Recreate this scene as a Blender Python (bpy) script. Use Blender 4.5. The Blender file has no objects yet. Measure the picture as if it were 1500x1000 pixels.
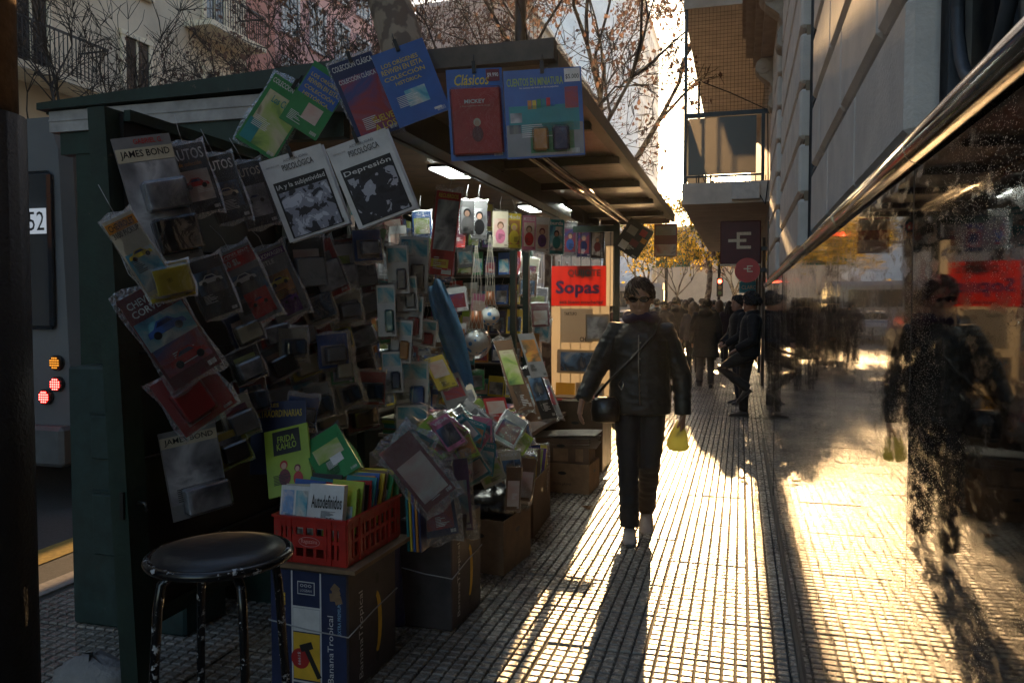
import bpy, bmesh, math, random
from mathutils import Vector, Matrix, Euler
R = math.radians
rnd = random.Random(7)
C = bpy.context.scene.collection
SC = bpy.context.scene

# ---------------------------------------------------------------- camera
CAM_H = 1.47
YAW, PITCH = R(16.02), R(2.45)
FPX = 1166.7
cam_d = bpy.data.cameras.new('camera'); cam = bpy.data.objects.new('camera', cam_d); C.objects.link(cam)
cam_d.sensor_width = 36; cam_d.lens = 28.0; cam_d.clip_start = 0.02; cam_d.clip_end = 2000
cam.location = (0, 0, CAM_H)
CAMR = Matrix.Rotation(YAW, 3, 'Z') @ Matrix.Rotation(R(90) - PITCH, 3, 'X')
cam.rotation_euler = CAMR.to_euler()
SC.camera = cam

# ---------------------------------------------------------------- light
SUN_AZ, SUN_EL = R(4.0), R(12.0)          # degrees left of the street axis (+Y), height
w = bpy.data.worlds.new('World'); SC.world = w; w.use_nodes = True
nt = w.node_tree; bg = nt.nodes['Background']
sky = nt.nodes.new('ShaderNodeTexSky'); sky.sky_type = 'NISHITA'; sky.sun_disc = False
sky.sun_elevation = SUN_EL; sky.sun_rotation = -SUN_AZ
sky.air_density = 1.0; sky.dust_density = 1.2; sky.ozone_density = 1.0
nt.links.new(sky.outputs[0], bg.inputs[0]); bg.inputs[1].default_value = 0.12
sd = bpy.data.lights.new('sun', 'SUN'); sun = bpy.data.objects.new('sun', sd); C.objects.link(sun)
sd.energy = 5.0; sd.angle = R(0.55); sd.color = (1.0, 0.62, 0.28)
sdir = Vector((-math.sin(SUN_AZ) * math.cos(SUN_EL), math.cos(SUN_AZ) * math.cos(SUN_EL), math.sin(SUN_EL)))
sun.rotation_euler = sdir.to_track_quat('Z', 'Y').to_euler(); sun.location = (-6, 60, 30)
SC.view_settings.view_transform = 'Standard'; SC.view_settings.look = 'None'
SC.view_settings.exposure = 1.65; SC.view_settings.gamma = 1.0
SC.render.engine = 'CYCLES'
SC.cycles.transparent_max_bounces = 24; SC.cycles.max_bounces = 7

# ---------------------------------------------------------------- pixels of the photograph (1500 x 1000) to rays
def ray(px, py):
    return CAMR @ Vector(((px - 750) / FPX, (500 - py) / FPX, -1))
def onX(px, py, X):
    d = ray(px, py); return Vector((0, 0, CAM_H)) + d * (X / d.x)
def onY(px, py, Y):
    d = ray(px, py); return Vector((0, 0, CAM_H)) + d * (Y / d.y)
def onZ(px, py, Z=0):
    d = ray(px, py); return Vector((0, 0, CAM_H)) + d * ((Z - CAM_H) / d.z)

# ---------------------------------------------------------------- materials
def nodes_of(name):
    m = bpy.data.materials.new(name); m.use_nodes = True
    return m, m.node_tree, m.node_tree.nodes['Principled BSDF']
def lk(t, a, b): t.links.new(a, b)
def mat(name, col, rough=0.6, metal=0.0, var=0.18, scale=9.0, bump=0.0, bscale=60.0, spec=0.5, col2=None, coat=0.0, rvar=0.0):
    m, t, p = nodes_of(name)
    tc = t.nodes.new('ShaderNodeTexCoord')
    n = t.nodes.new('ShaderNodeTexNoise'); n.inputs['Scale'].default_value = scale; n.inputs['Detail'].default_value = 7
    n.inputs['Roughness'].default_value = 0.62
    lk(t, tc.outputs['Object'], n.inputs['Vector'])
    cr = t.nodes.new('ShaderNodeValToRGB'); cr.color_ramp.elements[0].position = 0.3; cr.color_ramp.elements[1].position = 0.72
    a = [max(0, c * (1 - var)) for c in col]; b = [min(1, c * (1 + var)) for c in (col2 or col)]
    cr.color_ramp.elements[0].color = (*a, 1); cr.color_ramp.elements[1].color = (*b, 1)
    lk(t, n.outputs['Fac'], cr.inputs[0]); lk(t, cr.outputs[0], p.inputs['Base Color'])
    p.inputs['Roughness'].default_value = rough; p.inputs['Metallic'].default_value = metal
    p.inputs['Specular IOR Level'].default_value = spec
    if coat: p.inputs['Coat Weight'].default_value = coat; p.inputs['Coat Roughness'].default_value = 0.08
    if rvar:
        mr = t.nodes.new('ShaderNodeMapRange'); mr.inputs[3].default_value = max(0.02, rough - rvar); mr.inputs[4].default_value = rough + rvar
        n3 = t.nodes.new('ShaderNodeTexNoise'); n3.inputs['Scale'].default_value = scale * 2.7; n3.inputs['Detail'].default_value = 5
        lk(t, tc.outputs['Object'], n3.inputs['Vector']); lk(t, n3.outputs['Fac'], mr.inputs[0]); lk(t, mr.outputs[0], p.inputs['Roughness'])
    if bump:
        n2 = t.nodes.new('ShaderNodeTexNoise'); n2.inputs['Scale'].default_value = bscale; n2.inputs['Detail'].default_value = 5
        lk(t, tc.outputs['Object'], n2.inputs['Vector'])
        bp = t.nodes.new('ShaderNodeBump'); bp.inputs['Strength'].default_value = bump; bp.inputs['Distance'].default_value = 0.01
        lk(t, n2.outputs['Fac'], bp.inputs['Height']); lk(t, bp.outputs[0], p.inputs['Normal'])
    return m
_cache = {}
def paint(col, rough=0.5, **k):
    key = (tuple(round(c, 3) for c in col), rough, tuple(sorted(k.items())))
    if key not in _cache: _cache[key] = mat('paint_%d' % len(_cache), col, rough, **k)
    return _cache[key]
def emit(name, col, s):
    m, t, p = nodes_of(name); p.inputs['Base Color'].default_value = (*col, 1)
    p.inputs['Emission Color'].default_value = (*col, 1); p.inputs['Emission Strength'].default_value = s
    return m
def art(seed, cols, scale=6.0, rough=0.35, mono=False):
    """printed picture: patches and brush-like shapes in the given colours"""
    m, t, p = nodes_of('printed_art_%d' % seed)
    tc = t.nodes.new('ShaderNodeTexCoord'); mp = t.nodes.new('ShaderNodeMapping')
    mp.inputs['Location'].default_value = (seed * 3.71, seed * 1.37, seed * 0.77)
    lk(t, tc.outputs['Object'], mp.inputs['Vector'])
    n = t.nodes.new('ShaderNodeTexNoise'); n.inputs['Scale'].default_value = scale; n.inputs['Detail'].default_value = 8
    n.inputs['Distortion'].default_value = 0.7
    lk(t, mp.outputs[0], n.inputs['Vector'])
    cr = t.nodes.new('ShaderNodeValToRGB'); cr.color_ramp.interpolation = 'CONSTANT' if mono else 'LINEAR'
    k = len(cols); el = cr.color_ramp.elements
    while len(el) < k: el.new(0.5)
    for i, c in enumerate(cols):
        el[i].position = 0.28 + 0.44 * i / max(1, k - 1); el[i].color = (*c, 1)
    lk(t, n.outputs['Fac'], cr.inputs[0]); lk(t, cr.outputs[0], p.inputs['Base Color'])
    p.inputs['Roughness'].default_value = rough
    return m
def film(name='clear_film', tint=(0.93, 0.95, 0.97), gloss=0.16, bump=0.9, bscale=22):
    """thin crinkled clear plastic: mostly see-through with sharp glints"""
    m, t, p = nodes_of(name)
    t.nodes.remove(p); out = t.nodes['Material Output']
    tr = t.nodes.new('ShaderNodeBsdfTransparent'); tr.inputs[0].default_value = (*tint, 1)
    gl = t.nodes.new('ShaderNodeBsdfGlossy'); gl.inputs['Roughness'].default_value = 0.06; gl.inputs[0].default_value = (1, 1, 1, 1)
    mx = t.nodes.new('ShaderNodeMixShader')
    fr = t.nodes.new('ShaderNodeFresnel'); fr.inputs[0].default_value = 1.5
    ma = t.nodes.new('ShaderNodeMath'); ma.operation = 'MULTIPLY_ADD'; ma.inputs[1].default_value = 0.75; ma.inputs[2].default_value = gloss * 0.12
    ma.use_clamp = True
    tc = t.nodes.new('ShaderNodeTexCoord'); n = t.nodes.new('ShaderNodeTexNoise')
    n.inputs['Scale'].default_value = bscale; n.inputs['Detail'].default_value = 3; n.inputs['Distortion'].default_value = 1.2
    lk(t, tc.outputs['Object'], n.inputs['Vector'])
    bp = t.nodes.new('ShaderNodeBump'); bp.inputs['Strength'].default_value = bump; bp.inputs['Distance'].default_value = 0.02
    lk(t, n.outputs['Fac'], bp.inputs['Height'])
    lk(t, bp.outputs[0], gl.inputs['Normal']); lk(t, bp.outputs[0], fr.inputs['Normal'])
    lk(t, fr.outputs[0], ma.inputs[0]); lk(t, ma.outputs[0], mx.inputs[0])
    lk(t, tr.outputs[0], mx.inputs[1]); lk(t, gl.outputs[0], mx.inputs[2]); lk(t, mx.outputs[0], out.inputs[0])
    return m

# ---------------------------------------------------------------- mesh building
class MB:
    def __init__(s): s.v = []; s.f = []; s.m = []; s.sm = []
    def add(s, vs, fs, mi=0, smooth=False):
        o = len(s.v); s.v += [tuple(v) for v in vs]
        for f in fs: s.f.append(tuple(o + i for i in f)); s.m.append(mi); s.sm.append(smooth)
        return s
    def box(s, c, d, rot=None, mi=0, taper=1.0):
        x, y, z = d[0] / 2, d[1] / 2, d[2] / 2
        vs = [Vector((sx * x * (taper if sz > 0 else 1), sy * y * (taper if sz > 0 else 1), sz * z)) for sz in (-1, 1) for sx, sy in ((-1, -1), (1, -1), (1, 1), (-1, 1))]
        if rot is not None:
            M = rot if isinstance(rot, Matrix) else Euler(rot).to_matrix()
            vs = [M @ v for v in vs]
        c = Vector(c)
        return s.add([c + v for v in vs], [(3, 2, 1, 0), (4, 5, 6, 7), (0, 1, 5, 4), (1, 2, 6, 5), (2, 3, 7, 6), (3, 0, 4, 7)], mi)
    def bbox(s, lo, hi, mi=0):
        return s.box([(a + b) / 2 for a, b in zip(lo, hi)], [abs(b - a) for a, b in zip(lo, hi)], None, mi)
    def bevbox(s, c, d, b=0.006, mi=0, rot=None):
        """box with chamfered edges"""
        bm = bmesh.new(); bmesh.ops.create_cube(bm, size=1)
        for v in bm.verts: v.co = Vector((v.co.x * d[0], v.co.y * d[1], v.co.z * d[2]))
        bmesh.ops.bevel(bm, geom=list(bm.edges), offset=b, segments=1, affect='EDGES', profile=0.5)
        M = rot if isinstance(rot, Matrix) else (Euler(rot).to_matrix() if rot is not None else Matrix.Identity(3))
        s.add([Vector(c) + M @ v.co for v in bm.verts], [[v.index for v in f.verts] for f in bm.faces], mi); bm.free(); return s
    def tube(s, pts, rad, n=8, mi=0, caps=True, smooth=True, flat=(1, 1)):
        pts = [Vector(p) for p in pts]
        rs = rad if isinstance(rad, (list, tuple)) else [rad] * len(pts)
        o = len(s.v); prev = None
        for i, p in enumerate(pts):
            d = (pts[min(i + 1, len(pts) - 1)] - pts[max(i - 1, 0)])
            d = d.normalized() if d.length > 1e-9 else Vector((0, 0, 1))
            if prev is None:
                a = Vector((1, 0, 0)) if abs(d.x) < 0.8 else Vector((0, 1, 0))
                u = (a - d * a.dot(d)).normalized()
            else:
                u = (prev - d * prev.dot(d)).normalized()
            prev = u; vv = d.cross(u)
            for k in range(n):
                a = 2 * math.pi * k / n
                s.v.append(tuple(p + (u * math.cos(a) * flat[0] + vv * math.sin(a) * flat[1]) * rs[i]))
        for i in range(len(pts) - 1):
            for k in range(n):
                s.f.append((o + i * n + k, o + i * n + (k + 1) % n, o + (i + 1) * n + (k + 1) % n, o + (i + 1) * n + k)); s.m.append(mi); s.sm.append(smooth)
        if caps:
            s.f.append(tuple(o + k for k in reversed(range(n)))); s.m.append(mi); s.sm.append(False)
            e = o + (len(pts) - 1) * n
            s.f.append(tuple(e + k for k in range(n))); s.m.append(mi); s.sm.append(False)
        return s
    def loft(s, rings, mi=0, caps=True, smooth=True):
        """rings: lists of equal length of points"""
        o = len(s.v); n = len(rings[0])
        for r in rings: s.v += [tuple(p) for p in r]
        for i in range(len(rings) - 1):
            for k in range(n):
                s.f.append((o + i * n + k, o + i * n + (k + 1) % n, o + (i + 1) * n + (k + 1) % n, o + (i + 1) * n + k)); s.m.append(mi); s.sm.append(smooth)
        if caps:
            s.f.append(tuple(o + k for k in reversed(range(n)))); s.m.append(mi); s.sm.append(False)
            e = o + (len(rings) - 1) * n
            s.f.append(tuple(e + k for k in range(n))); s.m.append(mi); s.sm.append(False)
        return s
    def ell(s, c, r, n=12, k=8, mi=0, rot=None):
        M = Euler(rot).to_matrix() if rot is not None else Matrix.Identity(3)
        rings = []
        for i in range(k + 1):
            a = math.pi * (i + 0.02 * (i == 0) - 0.02 * (i == k)) / k
            rings.append([Vector(c) + M @ Vector((r[0] * math.sin(a) * math.cos(2 * math.pi * j / n), r[1] * math.sin(a) * math.sin(2 * math.pi * j / n), -r[2] * math.cos(a))) for j in range(n)])
        return s.loft(rings, mi)
    def grid(s, fn, nu, nv, mi=0, smooth=True):
        o = len(s.v)
        for j in range(nv + 1):
            for i in range(nu + 1): s.v.append(tuple(fn(i / nu, j / nv)))
        for j in range(nv):
            for i in range(nu):
                a = o + j * (nu + 1) + i
                s.f.append((a, a + 1, a + nu + 2, a + nu + 1)); s.m.append(mi); s.sm.append(smooth)
        return s
    def mesh(s, name, mats):
        me = bpy.data.meshes.new(name); me.from_pydata(s.v, [], s.f)
        for m in (mats if isinstance(mats, (list, tuple)) else [mats]): me.materials.append(m)
        me.polygons.foreach_set('material_index', s.m); me.polygons.foreach_set('use_smooth', s.sm); me.update()
        return me
    def build(s, name, mats, parent=None, M=None):
        o = bpy.data.objects.new(name, s.mesh(name, mats)); C.objects.link(o)
        if M is not None: o.matrix_world = M
        if parent is not None: o.parent = parent
        return o
def link(name, me, parent=None, M=None):
    o = bpy.data.objects.new(name, me); C.objects.link(o)
    if M is not None: o.matrix_basis = M
    if parent is not None: o.parent = parent
    return o
def empty(name, loc=(0, 0, 0), M=None):
    o = bpy.data.objects.new(name, None); C.objects.link(o); o.empty_display_size = 0.1
    if M is not None: o.matrix_world = M
    else: o.location = loc
    return o
def tag(o, label, cat, group=None):
    o['label'] = label; o['category'] = cat
    if group: o['group'] = group
    return o
def struct(o): o['kind'] = 'structure'; return o
def stuff(o, label=None, cat=None):
    o['kind'] = 'stuff'
    if label: o['label'] = label; o['category'] = cat
    return o
def copy_tree(o, parent=None):
    c = o.copy(); C.objects.link(c); c.parent = parent
    for ch in list(o.children): copy_tree(ch, c)
    return c
_txt = {}
def text_mesh(body, mt, bold=0.0, shear=0.0, thick=0.0006, space=1.0):
    key = (body, mt.name, bold, shear, thick, space)
    if key in _txt: return _txt[key]
    cu = bpy.data.curves.new('lettering', 'FONT'); cu.body = body; cu.align_x = 'CENTER'; cu.align_y = 'CENTER'
    cu.size = 1.0; cu.offset = bold; cu.shear = shear; cu.extrude = 0; cu.resolution_u = 2; cu.space_character = space
    o = bpy.data.objects.new('lettering_tmp', cu); C.objects.link(o)
    dg = bpy.context.evaluated_depsgraph_get(); me = bpy.data.meshes.new_from_object(o.evaluated_get(dg))
    bpy.data.objects.remove(o); bpy.data.curves.remove(cu)
    me.materials.clear(); me.materials.append(mt)
    xs = [v.co.x for v in me.vertices] or [0]; ys = [v.co.y for v in me.vertices] or [0]
    ext = (min(xs), max(xs), min(ys), max(ys)); _txt[key] = (me, ext); return me, ext
def text(parent, body, mt, x, y, wd, ht=None, z=0.0015, ang=0.0, name='lettering', bold=0.0, shear=0.0):
    """lettering of width wd (and height ht) centred at x, y of the parent's face"""
    me, e = text_mesh(body, mt, bold, shear)
    sx = wd / max(1e-6, e[1] - e[0]); sy = sx if ht is None else ht / max(1e-6, e[3] - e[2])
    cx, cy = (e[0] + e[1]) / 2, (e[2] + e[3]) / 2
    M = Matrix.Translation((x, y, z)) @ Matrix.Rotation(ang, 4, 'Z') @ Matrix.Diagonal((sx, sy, 1, 1)) @ Matrix.Translation((-cx, -cy, 0))
    return link(name, me, parent, M)
# ================================================================ THE SETTING
TILE = 0.428
M_tile = mat('pavement_concrete', (0.25, 0.22, 0.185), 0.27, var=0.35, scale=14, bump=0.35, bscale=210, rvar=0.08, spec=0.8)
def _stains(m):
    t = m.node_tree; p = t.nodes['Principled BSDF']; src = p.inputs['Base Color'].links[0].from_socket
    ge = t.nodes.new('ShaderNodeNewGeometry'); n = t.nodes.new('ShaderNodeTexNoise'); n.inputs['Scale'].default_value = 1.7; n.inputs['Detail'].default_value = 6; n.inputs['Roughness'].default_value = 0.65
    lk(t, ge.outputs['Position'], n.inputs['Vector']); mr = t.nodes.new('ShaderNodeMapRange'); mr.inputs[1].default_value = 0.35; mr.inputs[2].default_value = 0.6; mr.inputs[3].default_value = 0.55; mr.inputs[4].default_value = 1.15; lk(t, n.outputs['Fac'], mr.inputs[0])
    oi = t.nodes.new('ShaderNodeObjectInfo'); m2 = t.nodes.new('ShaderNodeMapRange'); m2.inputs[3].default_value = 0.8; m2.inputs[4].default_value = 1.15; lk(t, oi.outputs['Random'], m2.inputs[0])
    v = t.nodes.new('ShaderNodeTexVoronoi'); v.inputs['Scale'].default_value = 5.5; lk(t, ge.outputs['Position'], v.inputs['Vector']); m3 = t.nodes.new('ShaderNodeMapRange'); m3.inputs[1].default_value = 0.06; m3.inputs[2].default_value = 0.1; m3.inputs[3].default_value = 0.3; m3.inputs[4].default_value = 1.0; lk(t, v.outputs['Distance'], m3.inputs[0])
    a = t.nodes.new('ShaderNodeMath'); a.operation = 'MULTIPLY'; lk(t, mr.outputs[0], a.inputs[0]); lk(t, m2.outputs[0], a.inputs[1])
    b_ = t.nodes.new('ShaderNodeMath'); b_.operation = 'MULTIPLY'; lk(t, a.outputs[0], b_.inputs[0]); lk(t, m3.outputs[0], b_.inputs[1])
    mx = t.nodes.new('ShaderNodeVectorMath'); mx.operation = 'SCALE'; lk(t, src, mx.inputs[0]); lk(t, b_.outputs[0], mx.inputs['Scale']); lk(t, mx.outputs[0], p.inputs['Base Color'])
_stains(M_tile)
M_grout = mat('grout', (0.05, 0.045, 0.04), 0.85, var=0.3)
M_asph = mat('asphalt', (0.05, 0.05, 0.052), 0.8, var=0.3, scale=40, bump=0.5, bscale=300)
M_kerb = mat('kerb_granite', (0.24, 0.22, 0.2), 0.6, var=0.3, scale=30, bump=0.3)
WX = 0.25            # face of the polished plinth
KERB = -3.42
# ground sheet and road
g = MB(); g.add([(-300, -100, -0.16), (300, -100, -0.16), (300, 500, -0.16), (-300, 500, -0.16)], [(0, 1, 2, 3)])
struct(g.build('ground', mat('far_ground', (0.09, 0.088, 0.085), 0.9)))
g = MB(); g.add([(-13, -60, -0.13), (KERB - 0.15, -60, -0.13), (KERB - 0.15, 46, -0.13), (-13, 46, -0.13)], [(0, 1, 2, 3)])
road = struct(g.build('road', M_asph))
g = MB(); g.add([(-120, 46.5, -0.126), (120, 46.5, -0.126), (120, 60, -0.126), (-120, 60, -0.126)], [(0, 1, 2, 3)])
struct(g.build('cross_street', M_asph))
g = MB()
g.bbox((KERB - 0.15, -30, -0.16), (KERB, 45.5, 0.0))
struct(g.build('kerb', M_kerb))
g = MB(); g.bbox((-13.2, -30, -0.16), (-13, 45.5, 0)); g.bbox((-17.5, -30, -0.16), (-13.2, 45.5, -0.004))
struct(g.build('far_pavement', mat('far_paving', (0.2, 0.19, 0.18), 0.8, scale=4)))
g = MB()
p = [onZ(60, 860, -0.13), onZ(104, 770, -0.13)]
g.add([(KERB - 0.9, 2.2, -0.122), (KERB - 0.66, 2.2, -0.122), (KERB - 1.0, 9, -0.122), (KERB - 1.25, 9, -0.122)], [(0, 1, 2, 3)])
g.build('painted_line', mat('yellow_road_paint', (0.3, 0.2, 0.04), 0.7, var=0.4, scale=25), road)
# pavement: base slab, 8 x 8-pane tiles
g = MB(); g.bbox((KERB, -8, -0.16), (0.6, 45.5, -0.012))
pave = struct(g.build('pavement', M_grout))
def tile_mesh(seed):
    r = random.Random(seed); b = MB(); q = TILE / 8
    for i in range(8):
        for j in range(8):
            gx0 = 0.0042 if i else 0.0062; gx1 = 0.0042 if i < 7 else 0.0062
            gy0 = 0.0052 if j else 0.0075; gy1 = 0.0052 if j < 7 else 0.0075
            x0, x1 = i * q + gx0 - TILE / 2, (i + 1) * q - gx1 - TILE / 2
            y0, y1 = j * q + gy0 - TILE / 2, (j + 1) * q - gy1 - TILE / 2
            z = -0.0012 * r.random() ; tx = r.uniform(-0.0006, 0.0006); ty = r.uniform(-0.0006, 0.0006); c = 0.0035
            top = [(x0 + c, y0 + c, z - tx - ty), (x1 - c, y0 + c, z + tx - ty), (x1 - c, y1 - c, z + tx + ty), (x0 + c, y1 - c, z - tx + ty)]
            mid = [(x0, y0, z - 0.0035), (x1, y0, z - 0.0035), (x1, y1, z - 0.0035), (x0, y1, z - 0.0035)]
            low = [(x0 - 0.001, y0 - 0.001, -0.011), (x1 + 0.001, y0 - 0.001, -0.011), (x1 + 0.001, y1 + 0.001, -0.011), (x0 - 0.001, y1 + 0.001, -0.011)]
            fs = [(0, 1, 2, 3)] + [(4 + k, 4 + (k + 1) % 4, (k + 1) % 4, k) for k in range(4)] + [(8 + k, 8 + (k + 1) % 4, 4 + (k + 1) % 4, 4 + k) for k in range(4)]
            b.add(top + mid + low, fs)
    return b
TM = [tile_mesh(s) for s in range(4)]; TMe = [t.mesh('tile', M_tile) for t in TM]
spots = []
for i in range(-9, 2):
    cx = 0.049 + (i + 0.5) * TILE - TILE
    if cx - TILE / 2 < KERB - 0.1 or cx - TILE / 2 > WX + 0.05: continue
    for j in range(-8, 60):
        cy = 4.64 + (j + 0.5) * TILE
        spots.append((cx, cy))
def seen(s):
    d = CAMR.transposed() @ Vector((s[0], s[1], -CAM_H))
    if d.z > -0.8: return -1
    px, py = 750 + FPX * d.x / -d.z, 500 - FPX * d.y / -d.z
    if px < -80 or px > 1300 or py > 1120: return -1
    if s[0] < -2.3 and s[1] > 3.5: return 0.001
    return 1 / (-d.z)
order = sorted(spots, key=seen, reverse=True)
rest = MB()
for k, (x, y) in enumerate(order):
    rx, ry, rz = rnd.gauss(0, 0.0034), rnd.gauss(0, 0.0034), rnd.gauss(0, 0.0018); dz = rnd.gauss(0, 0.0016) - (0.005 if rnd.random() < 0.07 else 0)
    M = Matrix.Translation((x, y, dz)) @ Euler((rx, ry, rz + rnd.choice((0, math.pi)))).to_matrix().to_4x4()
    if k < 300: link('tile', TMe[k % 4], pave, M)
    else:
        t = TM[k % 4]; rest.add([M @ Vector(v) for v in t.v], t.f)
stuff(rest.build('tile_field', M_tile, pave))

# ---------------------------------------------------------------- stone building on the right with polished granite plinth
def granite():
    m, t, p = nodes_of('polished_granite')
    tc = t.nodes.new('ShaderNodeTexCoord')
    v = t.nodes.new('ShaderNodeTexVoronoi'); v.inputs['Scale'].default_value = 170
    n = t.nodes.new('ShaderNodeTexNoise'); n.inputs['Scale'].default_value = 120; n.inputs['Detail'].default_value = 6
    for q in (v, n): lk(t, tc.outputs['Object'], q.inputs['Vector'])
    cr = t.nodes.new('ShaderNodeValToRGB'); e = cr.color_ramp.elements
    e[0].position = 0.42; e[0].color = (0.006, 0.005, 0.0045, 1); e[1].position = 0.74; e[1].color = (0.055, 0.042, 0.034, 1)
    lk(t, n.outputs['Fac'], cr.inputs[0]); lk(t, cr.outputs[0], p.inputs['Base Color'])
    # dust and dried drips, streaked downwards
    mp = t.nodes.new('ShaderNodeMapping'); mp.inputs['Scale'].default_value = (60, 16, 44)
    n2 = t.nodes.new('ShaderNodeTexNoise'); n2.inputs['Scale'].default_value = 1.0; n2.inputs['Detail'].default_value = 6; n2.inputs['Roughness'].default_value = 0.7
    lk(t, tc.outputs['Object'], mp.inputs['Vector']); lk(t, mp.outputs[0], n2.inputs['Vector'])
    mr = t.nodes.new('ShaderNodeMapRange'); mr.inputs[1].default_value = 0.5; mr.inputs[2].default_value = 0.8
    mr.inputs[3].default_value = 0.03; mr.inputs[4].default_value = 0.3
    lk(t, n2.outputs['Fac'], mr.inputs[0]); lk(t, mr.outputs[0], p.inputs['Roughness'])
    n4 = t.nodes.new('ShaderNodeTexNoise'); n4.inputs['Scale'].default_value = 2.2; n4.inputs['Detail'].default_value = 2
    lk(t, tc.outputs['Object'], n4.inputs['Vector'])
    bp = t.nodes.new('ShaderNodeBump'); bp.inputs['Strength'].default_value = 0.05; bp.inputs['Distance'].default_value = 0.02
    lk(t, n4.outputs['Fac'], bp.inputs['Height']); lk(t, bp.outputs[0], p.inputs['Normal'])
    p.inputs['IOR'].default_value = 1.95
    m5 = t.nodes.new('ShaderNodeMapping'); m5.inputs['Scale'].default_value = (120, 38, 75); v5 = t.nodes.new('ShaderNodeTexVoronoi'); lk(t, tc.outputs['Object'], m5.inputs['Vector']); lk(t, m5.outputs[0], v5.inputs['Vector'])
    r5 = t.nodes.new('ShaderNodeMapRange'); r5.inputs[1].default_value = 0.3; r5.inputs[2].default_value = 0.2; r5.inputs[3].default_value = 0; r5.inputs[4].default_value = 1; lk(t, v5.outputs['Distance'], r5.inputs[0])
    n6 = t.nodes.new('ShaderNodeTexNoise'); n6.inputs['Scale'].default_value = 3.5; n6.inputs['Detail'].default_value = 4; lk(t, tc.outputs['Object'], n6.inputs['Vector']); r6 = t.nodes.new('ShaderNodeMapRange'); r6.inputs[1].default_value = 0.45; r6.inputs[2].default_value = 0.65; lk(t, n6.outputs['Fac'], r6.inputs[0])
    mm = t.nodes.new('ShaderNodeMath'); mm.operation = 'MULTIPLY'; lk(t, r5.outputs[0], mm.inputs[0]); lk(t, r6.outputs[0], mm.inputs[1])
    mc = t.nodes.new('ShaderNodeMix'); mc.data_type = 'RGBA'; lk(t, mm.outputs[0], mc.inputs[0]); lk(t, cr.outputs[0], mc.inputs[6]); mc.inputs[7].default_value = (0.13, 0.11, 0.09, 1); lk(t, mc.outputs[2], p.inputs['Base Color'])
    ad = t.nodes.new('ShaderNodeMath'); ad.operation = 'MULTIPLY_ADD'; ad.inputs[1].default_value = 0.5; lk(t, mm.outputs[0], ad.inputs[0]); lk(t, mr.outputs[0], ad.inputs[2]); lk(t, ad.outputs[0], p.inputs['Roughness'])
    return m
M_gran = granite()
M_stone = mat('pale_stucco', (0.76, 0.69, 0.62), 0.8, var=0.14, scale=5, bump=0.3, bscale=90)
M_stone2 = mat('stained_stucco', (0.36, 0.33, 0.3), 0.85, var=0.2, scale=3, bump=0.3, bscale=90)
M_steel = mat('worn_stainless', (0.34, 0.31, 0.28), 0.14, metal=1.0, var=0.25, scale=30, rvar=0.1)
M_iron = mat('black_iron', (0.018, 0.02, 0.024), 0.45, var=0.3, bump=0.2)
M_grille = mat('grille_paint', (0.07, 0.075, 0.085), 0.5, var=0.3, bump=0.2)
M_dark = mat('dark_interior', (0.012, 0.012, 0.013), 0.7)
M_glassd = mat('dark_window_glass', (0.02, 0.024, 0.03), 0.06, var=0.1, spec=0.8)
bd = tag(empty('stone_building', (WX, 0, 0)), 'pale rusticated stone building with polished black granite plinth and metal rail', 'building')
bd0 = Vector((WX, 0, 0))
def bpart(b, name, mats): 
    b.v = [tuple(Vector(v) - bd0) for v in b.v]; return b.build(name, mats, bd)
ys = [1.345 + k for k in range(-7, 8)] + [9.15]
for a, c in zip(ys[:-1], ys[1:]):
    b = MB(); L = c - a - 0.002
    b.bevbox((0, 0, 0), (0.05, L, 1.67), 0.0015)
    M = Matrix.Translation((WX + 0.027, (a + c) / 2, 0.845)) @ Euler((0, R(rnd.uniform(-0.12, 0.12)), R(rnd.uniform(-0.14, 0.14)))).to_matrix().to_4x4()
    b.v = [tuple(M @ Vector(v) - bd0) for v in b.v]
    b.build('granite_panel', M_gran, bd)
b = MB(); b.bbox((WX - 0.012, -6, 0.0), (WX + 0.03, 9.16, 0.035)); bpart(b, 'base_strip', mat('base_strip_stone', (0.05, 0.045, 0.04), 0.5))
b = MB(); b.tube([(WX + 0.012, -6, 1.714), (WX + 0.012, 9.17, 1.714)], 0.027, 20)
for y in ys: b.tube([(WX + 0.012, y - 0.002, 1.714), (WX + 0.012, y + 0.002, 1.714)], 0.0275, 20)
bpart(b, 'handrail', M_steel)
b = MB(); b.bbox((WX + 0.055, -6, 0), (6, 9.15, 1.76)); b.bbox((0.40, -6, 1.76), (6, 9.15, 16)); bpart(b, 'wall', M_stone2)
piers = [(-6, -1.4), (-0.6, 0.5), (1.62, 3.69), (4.5, 6.6), (7.4, 9.15)]
FX = 0.285
for (a, c) in piers:
    for k in range(10):
        z0 = 1.785 + k * 0.288; z1 = z0 + 0.258
        n = max(1, round((c - a) / 0.75)); off = 0.5 * (k % 2)
        cuts = [a] + [a + (c - a) * (i + off) / n for i in range(n + 1) if 0.1 < (i + off) < n - 0.1] + [c]
        for u, v in zip(cuts[:-1], cuts[1:]):
            if v < 0: continue
            b = MB(); b.bevbox(((FX + 0.41) / 2, (u + v) / 2, (z0 + z1) / 2), (0.41 - FX, v - u - 0.003, z1 - z0), 0.014)
            bpart(b, 'stone_block', M_stone)
    b = MB(); b.bbox((FX + 0.03, a + 0.004, 1.77), (0.405, c - 0.004, 4.7)); bpart(b, 'pier_core', mat('tan_groove', (0.33, 0.25, 0.17), 0.85))
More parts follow.
